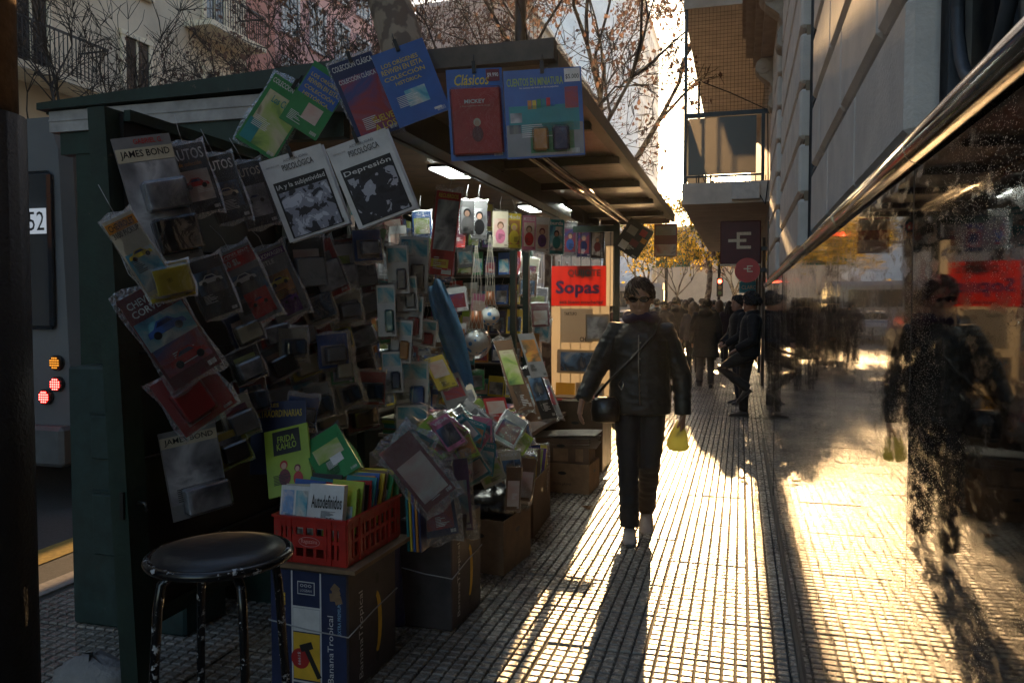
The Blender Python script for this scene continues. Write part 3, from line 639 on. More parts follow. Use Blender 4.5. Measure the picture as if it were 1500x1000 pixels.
facade('apartment_building', 'grey block across the side street behind the kerb trees', -17, 62, 100, 26, (0.3, 0.28, 0.26), 3.2, 3.8, trim=(0.4, 0.4, 0.4))
facade('apartment_building', 'grey block across the side street beyond the shop signs', 1.2, 62, 110, 14, (0.26, 0.24, 0.22), 3.2, 3.8, trim=(0.36, 0.35, 0.34), nx=-1)
facade('apartment_building', 'dim brick block closing the end of the street', -14, 190, 215, 16, (0.25, 0.2, 0.17), 3.2, 4.0, depth=24)
facade('apartment_building', 'low hazy block closing the view beyond the crossing', 3, 140, 150, 15, (0.28, 0.25, 0.22), 3.2, 4.0, depth=17)
facade('apartment_building', 'unseen stone block blocking skylight further back along the opposite pavement', -16.9, -40, -6.2, 24, (0.3, 0.27, 0.23), 3.2, 4.5)  # out-of-view end of the opposite row, kept to block skylight from behind
# neighbour on the right with projecting balcony
nb = tag(empty('corner_building', (0.42, 27, 0)), 'corner building with concrete balcony and red shop signs beyond the granite wall', 'building'); n0 = Vector((0.42, 27, 0))
def npart(b, name, mats, parent=None):
    b.v = [tuple(Vector(v) - n0) for v in b.v]; return b.build(name, mats, parent or nb)
M_conc = mat('balcony_concrete', (0.55, 0.49, 0.43), 0.8, var=0.2, scale=3, bump=0.2)
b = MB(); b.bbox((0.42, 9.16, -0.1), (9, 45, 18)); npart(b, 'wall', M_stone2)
b = MB(); b.bbox((0.30, 9.2, 0.02), (0.42, 9.45, 3.0)); npart(b, 'door_jamb', mat('dark_jamb', (0.04, 0.03, 0.025), 0.4))
for y in (10.2, 12.6, 15.5, 18.5, 22, 26, 30, 35): 
    b = MB(); b.bbox((0.405, y, 0.5), (0.419, y + 1.9, 2.6)); npart(b, 'shop_window', M_glassd)
    b = MB(); b.bbox((0.37, y - 0.12, 0.02), (0.42, y - 0.02, 2.75)); npart(b, 'frame', mat('shop_frame', (0.06, 0.045, 0.035), 0.4))
BX, BY0, BY1, BZ = -0.92, 13.0, 24.0, 3.1
for k in range(2):
    z = BZ + 3.05 * k
    b = MB(); b.bbox((BX, BY0, z), (0.42, BY1, z + 0.33)); bal = npart(b, 'balcony', M_conc)
    fr = MB()
    for (x, y) in ((BX + 0.04, BY0 + 0.05), (0.3, BY0 + 0.05), (BX + 0.04, BY0 + 4), (BX + 0.04, BY0 + 7.5), (BX + 0.04, BY1 - 0.05)):
        fr.bbox((x - 0.025, y - 0.025, z + 0.33), (x + 0.025, y + 0.025, z + (3.05 if x < 0 else 1.4)))
    fr.bbox((BX + 0.02, BY0 + 0.02, z + 1.36), (0.4, BY0 + 0.08, z + 1.43)); fr.bbox((BX + 0.02, BY0 + 0.08, z + 1.36), (BX + 0.06, BY1, z + 1.43))
    for i in range(9): fr.bbox((BX + 0.06 + 0.15 * i, BY0 + 0.04, z + 0.33), (BX + 0.075 + 0.15 * i, BY0 + 0.06, z + 0.42))
    fr.bbox((BX + 0.06, BY0 + 0.035, z + 0.42), (0.3, BY0 + 0.065, z + 0.45))
    npart(fr, 'railing_frame', M_iron)
    gp = MB(); gp.bbox((BX + 0.09, BY0 + 0.045, z + 0.46), (0.2, BY0 + 0.055, z + 1.35))
    m, t, p = nodes_of('frosted_glass_%d' % k); p.inputs['Base Color'].default_value = (0.09, 0.08, 0.066, 1); p.inputs['Roughness'].default_value = 0.4; p.inputs['Transmission Weight'].default_value = 0.12
    npart(gp, 'glass_panel', m)
    gp = MB(); gp.bbox((BX + 0.035, BY0 + 0.1, z + 0.46), (BX + 0.045, BY1 - 0.1, z + 1.35)); npart(gp, 'glass_panel', m)
    nm = MB()
    for i in range(24): nm.tube([(BX + 0.06 + 0.0555 * i, BY0 + 0.05, z + 1.43), (BX + 0.06 + 0.0555 * i, BY0 + 0.05, z + 3.05)], 0.0024, 4)
    for i in range(28): nm.tube([(BX + 0.06, BY0 + 0.05, z + 1.46 + 0.056 * i), (0.4, BY0 + 0.05, z + 1.46 + 0.056 * i)], 0.0024, 4)
    npart(nm, 'safety_net', M_black)
b = MB(); b.bevbox((0.05, 12.95, BZ + 0.17), (0.42, 0.1, 0.26), 0.01); npart(b, 'junction_box', mat('white_box', (0.5, 0.48, 0.45), 0.6))
b = MB(); b.tube([(0.26, 12.94, BZ + 0.1), (0.34, 12.9, BZ - 0.05), (0.38, 12.95, BZ + 0.3), (0.36, 12.98, BZ + 1.4), (-0.2, 12.98, BZ + 1.7), (-0.85, 12.98, BZ + 2.0)], 0.01, 5); npart(b, 'cable', M_black)
# red shop signs
M_sred = mat('dark_red_sign', (0.08, 0.005, 0.006), 0.5, var=0.2); M_sred2 = mat('bright_red_sign', (0.45, 0.012, 0.016), 0.35); M_cream = mat('cream_letter', (0.62, 0.5, 0.36), 0.5)
def emark(parent, M, s):
    b = MB(); b.box((0.05, 0, 0), (0.16, 0.9, 0.01)); b.box((0.42, 0.37, 0), (0.6, 0.16, 0.01)); b.box((0.42, -0.37, 0), (0.6, 0.16, 0.01)); b.box((-0.0, 0, 0.0005), (0.95, 0.16, 0.01))
    o = b.build('emblem', M_cream, parent); o.matrix_basis = M @ Matrix.Diagonal((s, s, 1, 1)); return o
sg = tag(empty('shop_sign', (-0.02, 13.6, 2.2)), 'square dark red blade sign with pale bar emblem under the balcony', 'sign')
b = MB(); b.bevbox((0, 0.12, 0.33), (0.64, 0.24, 0.7), 0.012); b.build('box', M_sred, sg)
b = MB(); b.bbox((-0.32, -0.012, -0.045), (0.32, 0.25, -0.021)); b.build('bottom_trim', M_cream, sg)
emark(sg, face(sg, -0.05, -0.006, 0.36, 0, -1), 0.3)
b = MB(); b.bbox((0.3, 0.08, 0.2), (0.5, 0.14, 0.26)); b.build('bracket', M_iron, sg)
sg2 = tag(empty('shop_sign', (0.085, 12.6, 2.03)), 'round bright red projecting sign below the square red sign', 'sign')
b = MB(); b.tube([(0, -0.04, 0), (0, 0.04, 0)], 0.185, 32, smooth=False); b.build('disc', M_sred2, sg2)
emark(sg2, face(sg2, 0, -0.042, 0.02, 0, -1), 0.11)
b = MB(); b.bbox((0.17, -0.02, -0.03), (0.4, 0.02, 0.03)); b.build('bracket', M_iron, sg2)
sg3 = tag(empty('shop_sign', (0.2, 22, 2.0)), 'small blue shop sign beyond the leaning person', 'sign')
b = MB(); b.bevbox((0, 0, 0), (0.5, 0.06, 0.3), 0.01); b.build('board', mat('blue_sign', (0.03, 0.25, 0.4), 0.5), sg3); textM(sg3, 'CLARO', M_cream, face(sg3, 0, -0.032, 0, 0, -1), 0, 0, 0.38, 0.1)

# ---------------------------------------------------------------- trees
def bark(name, c1, c2, sc):
    m, t, p = nodes_of(name); tc = t.nodes.new('ShaderNodeTexCoord'); v = t.nodes.new('ShaderNodeTexNoise'); v.inputs['Scale'].default_value = sc; v.inputs['Detail'].default_value = 2
    lk(t, tc.outputs['Object'], v.inputs['Vector']); cr = t.nodes.new('ShaderNodeValToRGB'); e = cr.color_ramp.elements; e[0].position = 0.46; e[1].position = 0.54
    e[0].color = (*c1, 1); e[1].color = (*c2, 1); lk(t, v.outputs['Fac'], cr.inputs[0]); lk(t, cr.outputs[0], p.inputs['Base Color']); p.inputs['Roughness'].default_value = 0.85; return m
M_bark = bark('plane_bark', (0.09, 0.065, 0.05), (0.2, 0.16, 0.12), 5)
M_twig = mat('twig_bark', (0.045, 0.034, 0.028), 0.8, var=0.3)
def leafmat(name, c):
    m, t, p = nodes_of(name); out = t.nodes['Material Output']
    d = t.nodes.new('ShaderNodeBsdfTranslucent'); d.inputs[0].default_value = (*c, 1); p.inputs['Base Color'].default_value = (*[x * 0.8 for x in c], 1); p.inputs['Roughness'].default_value = 0.6
    mx = t.nodes.new('ShaderNodeMixShader'); mx.inputs[0].default_value = 0.65; lk(t, p.outputs[0], mx.inputs[1]); lk(t, d.outputs[0], mx.inputs[2]); lk(t, mx.outputs[0], out.inputs[0]); return m
M_leafb = leafmat('brown_leaf', (0.15, 0.095, 0.08)); M_leafy = leafmat('yellow_leaf', (0.62, 0.42, 0.04)); M_leafg = leafmat('olive_leaf', (0.1, 0.12, 0.03))
def tree(label, loc, h, r0, spread, seed, leaves=(), nleaf=0, lsize=0.1, fork=0.35, lean=(0, 0), depth=4, kids=3, name='street_tree', group='bare street trees', twig=0.6, barkm=None):
    r = random.Random(seed); t = tag(empty(name, loc), label, 'tree', group); tr = MB(); br = MB(); tips = []
    top = Vector((lean[0], lean[1], h * fork)); tr.tube([(0, 0, -0.1), top * 0.35 + Vector((r.uniform(-.1, .1), 0, 0)), top * 0.7 + Vector((r.uniform(-.1, .1), r.uniform(-.1, .1), 0)), top], [r0 * 1.15, r0, r0 * 0.9, r0 * 0.8], 12)
    def grow(p, d, L, rad, lev):
        pts = [p]; q = p.copy(); dd = d.copy()
        for i in range(3):
            dd = (dd + Vector((r.gauss(0, .16), r.gauss(0, .16), r.gauss(0.05, .12)))).normalized(); q = q + dd * L / 3; pts.append(q.copy())
        (tr if lev == 0 else br).tube(pts, [max(.007, rad), max(.007, rad * .82), max(.006, rad * .66), max(.005, rad * .5)], 7 if lev < 2 else 4, caps=False)
        if lev >= 2: tips.extend(pts[1:])
        if lev < depth:
            for k in range(kids + (lev > 1)):
                a = r.uniform(0, 6.28); s = r.uniform(.45, .95)
                u = dd.orthogonal().normalized(); v = dd.cross(u)
                nd = (dd + (u * math.cos(a) + v * math.sin(a)) * s).normalized(); nd.z = nd.z * 0.85 + 0.08
                grow(pts[r.choice((2, 3, 3))], nd.normalized(), L * r.uniform(.55, .8), rad * r.uniform(.42, .6), lev + 1)
    for k in range(kids + 1):
        a = 6.28 * k / (kids + 1) + r.uniform(-.4, .4)
        grow(top, Vector((math.cos(a) * spread, math.sin(a) * spread, 1)).normalized(), h * 0.3, r0 * r.uniform(.4, .6), 0)
    tr.build('trunk', barkm or M_bark, t); cw = br.build('crown', M_twig, t)
    for mi, m in enumerate(leaves):
        lf = MB()
        for _ in range(nleaf // len(leaves)):
            c = r.choice(tips) + Vector((r.gauss(0, .14), r.gauss(0, .14), r.gauss(-.05, .14))); E = Euler((r.uniform(0, 6), r.uniform(0, 6), r.uniform(0, 6))).to_matrix(); s = lsize * r.uniform(.6, 1.3)
            lf.add([c + E @ Vector(q) * s for q in ((-.5, 0, 0), (0, -.35, .08), (.6, 0, 0), (0, .35, .08))], [(0, 1, 2, 3)])
        lf.build('leaves', m, cw)
    return t
tree('thick mottled plane tree rising behind the newsstand roof', (-3.05, 10.6, 0), 12, 0.38, 0.5, 3, (M_leafb,), 700, 0.1, fork=0.5, lean=(-1.9, 0.1), kids=2, depth=4)
tree('thin bare tree in front of the cream apartment building', (-13.5, 16, 0), 8.4, 0.2, 1.0, 5, fork=0.36, depth=4, kids=4)
tree('bare tree with a few brown leaves by the pink tower', (-12.4, 24, 0), 12, 0.2, 0.7, 8, (M_leafb,), 3500, 0.11, depth=5)
tree('slim bare tree at the kerb past the newsstand', (-3.1, 13, 0), 8.5, 0.1, 0.7, 11, (M_leafb,), 2500, 0.1, depth=5)
tree('brown-leaved plane tree behind the newsstand awning', (-3.1, 19.5, 0), 12, 0.2, 0.65, 14, (M_leafb,), 12000, 0.12, depth=5)
tree('tall brown-leaved tree on the opposite pavement', (-13.6, 33, 0), 13, 0.2, 0.65, 17, (M_leafb,), 6500, 0.14, depth=5)
tree('young tree with yellow leaves at the corner', (-2.5, 33, 0), 4.3, 0.06, 0.8, 21, (M_leafy, M_leafy, M_leafg), 2800, 0.12, fork=0.45, depth=4)
tree('leaning tree with sparse golden leaves under the balcony edge', (-2.0, 41, 0), 6.0, 0.16, 0.42, 23, (M_leafy, M_leafy, M_leafg), 3200, 0.16, fork=0.55, lean=(0.5, 0.3), depth=5)
tree('hazy tree beyond the crossing with yellow crown', (-7.5, 66, 0), 8, 0.22, 0.7, 27, (M_leafy, M_leafb), 3000, 0.25, depth=4)
tree('far bare tree beside the grey corner block', (-0.6, 74, 0), 7, 0.22, 0.6, 31, (M_leafb,), 1800, 0.25, depth=4)
# slim pole behind the awning
o = tag(empty('street_pole', (-3.2, 11.6, 0)), 'slim dark lamp pole rising behind the awning', 'pole'); b = MB(); b.tube([(0, 0, 0), (0, 0, 9)], [0.1, 0.08], 12); b.build('shaft', M_black, o); b = MB(); b.tube([(0, 0, 0), (0, 0, 0.5)], 0.14, 12); b.build('base', M_black, o)

# ---------------------------------------------------------------- traffic light, street sign, vehicles
tl = tag(empty('traffic_light', (-1.1, 42.5, 0)), 'traffic light on a curved arm showing red at the crossing', 'traffic light')
b = MB(); b.tube([(0, 0, 0), (0, 0, 4.2), (-0.3, 0, 5.0), (-1.4, 0, 5.4), (-3.2, 0, 5.5)], [0.08, 0.07, 0.06, 0.055, 0.05], 10); b.build('mast', M_iron, tl)
for (x, z) in ((0.05, 2.5), (-3.0, 4.75)):
    b = MB(); b.bevbox((x, -0.15, z), (0.32, 0.22, 0.95), 0.02); hd = b.build('signal_head', M_black, tl)
    for i, (c, e) in enumerate((((1, 0.05, 0.02), 14), ((0.1, 0.07, 0.01), 0), ((0.02, 0.08, 0.03), 0))):
        b = MB(); b.tube([(x, -0.262, z + 0.3 - 0.3 * i), (x, -0.275, z + 0.3 - 0.3 * i)], 0.1, 16); b.build('lens', emit('red_signal_%d' % int(x * 10), c, e) if e else paint(c, 0.3), hd)
gs = tag(empty('street_sign', (-3.2, 36, 0)), 'green street name board on a post by the crossing', 'sign')
b = MB(); b.tube([(0, 0, 0), (0, 0, 4.3)], 0.07, 10); b.build('post', M_iron, gs); b = MB(); b.bevbox((0.3, -0.08, 3.55), (1.5, 0.05, 0.6), 0.02); b.build('board', mat('green_board', (0.02, 0.12, 0.07), 0.4), gs)
textM(gs, 'Av. SANTA FE', M_white, face(gs, 0.3, -0.107, 3.65, 0, -1), 0, 0, 1.2, 0.17); textM(gs, 'CENTRO', M_white, face(gs, 0.3, -0.107, 3.4, 0, -1), 0, 0, 0.8, 0.14)
def bus(label, loc, rz, col, W=2.5, L=10.5, H=3.1, far=False, grp=None):
    t = tag(empty('bus', M=Matrix.Translation(loc) @ Matrix.Rotation(rz, 4, 'Z')), label, 'bus', grp)
    # x across, rear at y = 0, body goes to +y
    b = MB(); b.loft([[Vector((sx * W / 2 * k, y, z)) for sx, z in ((-1, .35), (1, .35), (1, 1.0), (0.985, 1.5), (0.94, H - .25), (0.86, H), (-0.86, H), (-0.94, H - .25), (-0.985, 1.5), (-1, 1.0))] for y, k in ((0, .955), (0.09, 1), (L - 0.1, 1), (L, .95))], smooth=False)
    bo = b.build('body', mat('bus_paint_%d' % int(abs(loc[0]) * 7), col, 0.3, var=0.12, scale=2, coat=0.4), t)
    b = MB(); b.bevbox((0, -0.03, 2.05), (W * 0.86, 0.04, 1.25), 0.03); wn = b.build('rear_window', M_glassd, t)
    b = MB(); b.bevbox((0, -0.05, 0.5), (W * 0.97, 0.14, 0.32), 0.03); b.build('bumper', mat('bus_bumper_%d' % int(abs(loc[0]) * 7), [c * 0.7 for c in col], 0.5), t)
    for s in (-1, 1):
        for (x, z, c, e, rr) in ((1.08, 1.16, (0.55, 0.2, 0.02), 0.15, .052), (1.08, .99, (0.9, 0.04, 0.03), 0.8, .052), (0.957, .885, (0.9, 0.04, 0.03), 1.6, .055)):
            b = MB(); b.tube([(s * x * W / 2.5, -0.005, z), (s * x * W / 2.5, -0.04, z)], rr * 1.15, 18); la = b.build('tail_lamp', M_black, t)
            b = MB(); b.add([(s * x * W / 2.5, -0.048, z)] + [(s * x * W / 2.5 + rr * math.cos(2 * math.pi * k / 18), -0.045, z + rr * math.sin(2 * math.pi * k / 18)) for k in range(18)], [(0, 1 + (k + 1) % 18, 1 + k) for k in range(18)]); b.build('lens', paint([q * 0.2 for q in c], 0.3) , la)
            for i in range(-2, 3):
                for j in range(-2, 3):
                    if i * i + j * j <= 5 and not far and s > 0:
                        b = MB(); b.ell((s * x * W / 2.5 + i * 0.019, -0.05, z + j * 0.019), (.0065, .005, .0065), 6, 4); b.build('diode', M_diode if e > 0.5 else M_amber, la)
        for y in (1.9, L - 2.2):
            b = MB(); b.tube([(s * (W / 2 - 0.28), y, 0.37), (s * (W / 2 + 0.01), y, 0.37)], 0.5, 24, smooth=False); wh = b.build('wheel', M_black, t); b = MB(); b.tube([(s * (W / 2 + 0.012), y, 0.37), (s * (W / 2 + 0.03), y, 0.37)], 0.26, 16, smooth=False); b.build('hub', M_greyp, wh)
        for i in range(6):
            b = MB(); b.bbox((s * W / 2 * 0.965 - 0.02, 0.6 + 1.55 * i, 1.55), (s * W / 2 * 0.965 + 0.04, 2.0 + 1.55 * i, 2.6)); b.build('side_window', M_glassd, t)
    return t
M_diode = emit('tail_diode', (1.0, 0.06, 0.05), 5.0); M_amber = emit('amber_diode', (0.8, 0.3, 0.03), 0.5)
bs = bus('white city bus with red round tail lamps stopped behind the newsstand', (-6.24, 5.1, -0.13), R(0), (0.11, 0.113, 0.12), W=2.35)
rect(bs, 'route_board', emit('route_board', (0.35, 0.38, 0.42), 0.25), 0, 0, 0.26, 0.2, face(bs, 0.85, -0.055, 2.28, 0, -1)); textM(bs, '152', M_blk, face(bs, 0.85, -0.055, 2.28, 0, -1), 0, 0, 0.22, 0.15)
bus('distant grey bus at the crossing behind the pedestrians', (-4.6, 50.5, -0.13), R(90), (0.3, 0.31, 0.32), far=True)
def car(label, loc, rz, col):
    t = tag(empty('parked_car', M=Matrix.Translation(loc) @ Matrix.Rotation(rz, 4, 'Z')), label, 'car', 'cars on the road ahead')
    prof = [(0, .35), (0, .75), (.1, .92), (.5, 1.0), (1.0, 1.42), (2.3, 1.46), (3.0, 1.02), (4.0, .85), (4.15, .6), (4.15, .35)]
    b = MB(); b.loft([[Vector((x * (.82 if z > 1.1 else 1), y, z)) for y, z in prof] for x in (-.85, -.8, .8, .85)], smooth=False); b.build('body', mat('car_paint_%d' % int(loc[1]), col, 0.25, coat=0.6), t)
    b = MB(); b.bbox((-.62, .58, 1.06), (.62, .9, 1.36)); b.build('rear_window', M_glassd, t)
    for s in (-1, 1):
        b = MB(); b.bbox((s * .74 - .1, -.02, .7), (s * .74 + .1, .05, .86)); b.build('tail_lamp', M_sred2, t)
        for y in (.8, 3.3): b = MB(); b.tube([(s * .7, y, .33), (s * .87, y, .33)], .33, 18); b.build('wheel', M_black, t)
    return t
car('silver car parked at the kerb beyond the newsstand', (-4.6, 14, -0.13), 0, (0.4, 0.4, 0.42)); car('dark car waiting at the kerb near the corner', (-4.7, 24, -0.13), 0, (0.05, 0.06, 0.08)); car('white car further up the road by the crossing', (-5.2, 39, -0.13), 0, (0.5, 0.5, 0.5))
# ================================================================ THINGS FOR SALE
FW = CAMR @ Vector((0, 0, -1)); EYE = Vector((0, 0, CAM_H))
def frame(c, n, ang=0.0, tilt=0.0):
    n = Vector(n).normalized(); u = Vector((0, 0, 1)).cross(n).normalized(); v = n.cross(u)
    M = Matrix(((u.x, v.x, n.x, c[0]), (u.y, v.y, n.y, c[1]), (u.z, v.z, n.z, c[2]), (0, 0, 0, 1)))
    return M @ Matrix.Rotation(ang, 4, 'Z') @ Matrix.Rotation(tilt, 4, 'X')
def pxs(c): return (Vector(c) - EYE).dot(FW) / FPX          # metres per photo pixel at that point
M_paper = mat('white_paper', (0.62, 0.62, 0.66), 0.6, var=0.05, scale=6)
M_film = film(); M_film2 = film('loose_bag_film', (0.86, 0.88, 0.9), 0.5, 1.0, 14)
M_blis = film('clear_blister', (0.9, 0.92, 0.95), 0.3, 0.25, 9)
def bag_mesh(seed, n=8, m=10):
    r = random.Random(seed); b = MB(); ph = [r.uniform(0, 6) for _ in range(6)]
    def f(u, v, s):
        x, y = u - 0.5, v - 0.5
        d = 0.16 * (1 - (2 * x) ** 4) * (1 - (2 * y) ** 4) * (0.7 + 0.5 * math.sin(7 * x + ph[0]) * math.cos(6 * y + ph[1])) + 0.05 * math.sin(15 * x + 9 * y + ph[2]) * math.sin(13 * y + ph[3])
        return (x * (1.12 + 0.06 * math.sin(8 * y + ph[4])), y * (1.12 + 0.05 * math.sin(9 * x + ph[5])), s * max(0.02, abs(d)) + 0.0)
    b.grid(lambda u, v: f(u, v, 1), n, m); b.grid(lambda u, v: f(1 - u, v, -0.25), n, m); return b.mesh('bag', M_film)
BAGS = [bag_mesh(s) for s in range(5)]
ART = [art(1, [(.02, .03, .1), (.05, .06, .2), (.3, .04, .04), (.12, .16, .3)]), art(2, [(.5, .48, .45), (.1, .2, .35), (.02, .03, .05), (.35, .3, .25)]), art(3, [(.03, .12, .05), (.3, .4, .1), (.5, .45, .3), (.1, .05, .05)]),
       art(4, [(.35, .03, .05), (.5, .3, .25), (.55, .5, .45), (.1, .02, .08)]), art(5, [(.02, .1, .2), (.1, .35, .45), (.55, .55, .5), (.02, .03, .1)]), art(6, [(.45, .38, .05), (.5, .2, .05), (.1, .08, .05), (.5, .5, .4)]),
       art(7, [(.05, .05, .06), (.2, .2, .22), (.45, .45, .48), (.02, .02, .02)])]
COLS = {'navy': (.012, .02, .08), 'blue': (.03, .1, .35), 'red': (.4, .02, .02), 'green': (.03, .2, .06), 'orange': (.5, .2, .03), 'yellow': (.55, .42, .04), 'purple': (.1, .03, .16), 'black': (.012, .012, .014), 'white': (.6, .6, .6), 'grey': (.2, .2, .21), 'maroon': (.14, .02, .03), 'teal': (.02, .2, .22), 'brown': (.14, .075, .04), 'pink': (.5, .15, .25), 'lime': (.28, .4, .04), 'cream': (.5, .45, .34)}
def P(c): return paint(COLS[c], 0.4)
def goods(name, label, cat, c, n, w, h, ang=0, tilt=0, back='white', t=0.004, pic=None, picbox=(0, -.12, .8, .6), title=None, tcol='white', tbox=(0, .38, .8, .1), band=None, blister=None, bag=False, group=None, clip=False, extra=(), tsh=0.0):
    """a printed thing: card or cover with its picture, title band, lettering, blister and clear bag as parts (boxes are fractions of w, h)"""
    o = tag(empty(name, M=frame(c, n, R(ang), R(tilt))), label, cat, group)
    b = MB(); b.box((0, 0, 0), (w, h, t)); b.build('card' if blister else 'cover', P(back), o); z = t / 2
    def patch(nm, m, bx, dz): 
        q = MB(); q.box((0, 0, 0), (bx[2] * w, bx[3] * h, 0.0008)); k = q.build(nm, m, o); k.matrix_basis = Matrix.Translation((bx[0] * w, bx[1] * h, z + dz)); return k
    if pic is not None: patch('picture', ART[pic] if isinstance(pic, int) else pic, picbox, 0.0008)
    if band: patch('title_band', P(band), (tbox[0], tbox[1], min(1, tbox[2] * 1.15), tbox[3] * 1.5), 0.0012)
    if title: text(o, title, P(tcol), tbox[0] * w, tbox[1] * h, tbox[2] * w, tbox[3] * h, z + 0.0022, bold=0.012, shear=tsh)
    for (kind, cc, bx, tx) in extra:
        if kind == 'patch': patch('printed_panel', P(cc), bx, 0.0018)
        elif kind == 'art': patch('picture', ART[cc], bx, 0.002)
        else: text(o, tx, P(cc), bx[0] * w, bx[1] * h, bx[2] * w, bx[3] * h, z + 0.0032, bold=0.01)
    if w > .07 and h > .09:
        q = MB(); r_ = random.Random(int(w * 9e4 + h * 7e3)); sx = r_.uniform(-.2, .2); sy = r_.uniform(-.46, -.2)
        for i_ in range(7): L_ = r_.uniform(.15, .42); q.box(((sx - .21 + L_ / 2) * w, (sy + .022 * i_) * h, z + .003), (L_ * w, .009 * h, .0004))
        for i_ in range(9): q.box(((.28 + .018 * i_) * w, -.44 * h, z + .003), (.008 * w * r_.uniform(.5, 1.4), .05 * h, .0004))
        q.build('small_print', P('white' if back in ('black', 'navy', 'maroon', 'purple', 'brown', 'blue', 'red', 'green') else 'black'), o)['kind'] = 'stuff'
    for bl in (blister or ()):
        (x, y, ww, hh, dp, cc) = bl; q = MB(); q.bevbox((x * w, y * h, z + dp / 2), (ww * w, hh * h, dp), 0.005); k = q.build('boxed_item', ART[cc] if isinstance(cc, int) else P(cc), o)
        q = MB(); q.bevbox((x * w, y * h, z + dp / 2 + 0.004), (ww * w + 0.012, hh * h + 0.012, dp + 0.01), 0.008); q.build('blister', M_blis, o)
    if bag and not clip:
        q = MB(); q.tube([(0, h * .54, z), (rnd.uniform(-.01, .01), h * .54 + .05, z - .01), (rnd.uniform(-.02, .02), h * .54 + .11, z - .03)], .0012, 4); q.build('string', M_twine, o)
    if bag:
        link('bag', BAGS[rnd.randrange(5)], o, Matrix.Diagonal((w, h, min(w, h) * bag, 1)))
    if clip:
        q = MB(); q.box((0, h / 2 + 0.005, z + 0.006), (0.016, 0.05, 0.012)); q.tube([(0, h / 2 + 0.02, z), (0.004, h / 2 + 0.06, 0)], 0.003, 5); q.build('clip', M_black, o)
    return o
def print_car(o, x, y, wd, col, z=.006):
    pr = [(-.5, -.1), (-.48, .04), (-.3, .08), (-.16, .22), (.14, .22), (.28, .07), (.46, .03), (.5, -.1)]
    b = MB(); b.add([(x + a * wd, y + c * wd, z) for a, c in pr], [tuple(reversed(range(8)))]); b.build('car_picture', P(col), o)
    b = MB(); b.add([(x + a * wd, y + c * wd, z + .0006) for a, c in ((-.24, .08), (-.14, .18), (.12, .18), (.21, .08))], [(3, 2, 1, 0)]); b.build('window_print', P('navy'), o)
    for sx in (-.29, .28):
        b = MB(); b.add([(x + sx * wd + .1 * wd * math.cos(k * .524), y - .1 * wd + .1 * wd * math.sin(k * .524), z + .0008) for k in range(12)], [tuple(range(12))]); b.build('wheel_print', P('black'), o)
def print_figure(o, x, y, ht, hair, dress, z=.006):
    def disc(cx, cy, rx, ry, m, dz, nm):
        b = MB(); b.add([(x + cx * ht + rx * ht * math.cos(k * .449), y + cy * ht + ry * ht * math.sin(k * .449), z + dz) for k in range(14)], [tuple(range(14))]); b.build(nm, m, o)
    disc(0, .3, .16, .18, P(hair), 0, 'hair_print'); disc(0, .26, .11, .13, paint((.5, .3, .22), .5), .0006, 'face_print'); disc(0, -.2, .24, .34, P(dress), -.0004, 'dress_print')

# --- boards and comics clipped along the near edge of the roof
def hung(px, py, wpx, hpx, ang, Y, label, **k):
    c = onY(px, py, Y); s = pxs(c); n = (EYE - c); n.z = 0; return goods(k.pop('name', 'comic_book'), label, k.pop('cat', 'book'), c, n, wpx * s, hpx * s, ang, clip=k.pop('clip', True), **k)
rb = hung(698, 168, 82, 132, 3.5, 3.33, 'blue display board carrying a red storybook hung from the awning beam', name='display_board', cat='display board', back='blue', t=0.006, title='Clásicos', tcol='yellow', tbox=(-.05, .38, .62, .12), tsh=.25,
     blister=((0.0, -.08, .86, .72, .02, 'red'),), extra=(('patch', 'maroon', (.33, .42, .24, .13), 0), ('text', 'white', (.33, .42, .2, .05), '$9.990'), ))
text(rb, 'MICKEY', P('white'), -.005, .05, .09, .017, .031, bold=.02); text(rb, 'y los cuentos de la feria', P('cream'), -.005, .03, .13, .007, .031); print_figure(rb, 0, -.07, .1, 'cream', 'maroon', .031)
hung(797, 166, 114, 128, 3, 3.335, 'wide blue board with two tiny blistered books and a price corner', name='display_board', cat='display board', back='blue', t=0.006, pic=None, title='CUENTOS EN MINIATURA', tcol='lime', tbox=(-.1, .36, .72, .09),
     blister=((-.06, -.3, .17, .24, .022, 'orange'), (.2, -.3, .18, .26, .022, 'navy')), extra=(('patch', 'teal', (0, -.06, .9, .3), 0), ('patch', 'grey', (0, -.3, .98, .36), 0), ('patch', 'green', (.09, -.28, .56, .34), 0), ('patch', 'white', (.38, .41, .2, .15), 0), ('text', 'black', (.38, .39, .17, .06), '$5.000'),
     ('patch', 'orange', (-.18, .1, .05, .1), 0), ('patch', 'yellow', (-.12, .1, .05, .1), 0), ('patch', 'green', (-.06, .11, .05, .1), 0), ('patch', 'teal', (0, .11, .05, .1), 0), ('patch', 'red', (.06, .12, .05, .1), 0), ('patch', 'blue', (.12, .12, .05, .1), 0), ('art', 0, (.36, .16, .17, .24), 0), ('art', 6, (-.36, -.04, .15, .11), 0), ('art', 1, (-.38, -.17, .15, .1), 0), ('text', 'white', (-.05, .29, .5, .025), 'los cuentos más lindos en libros pequeños')))
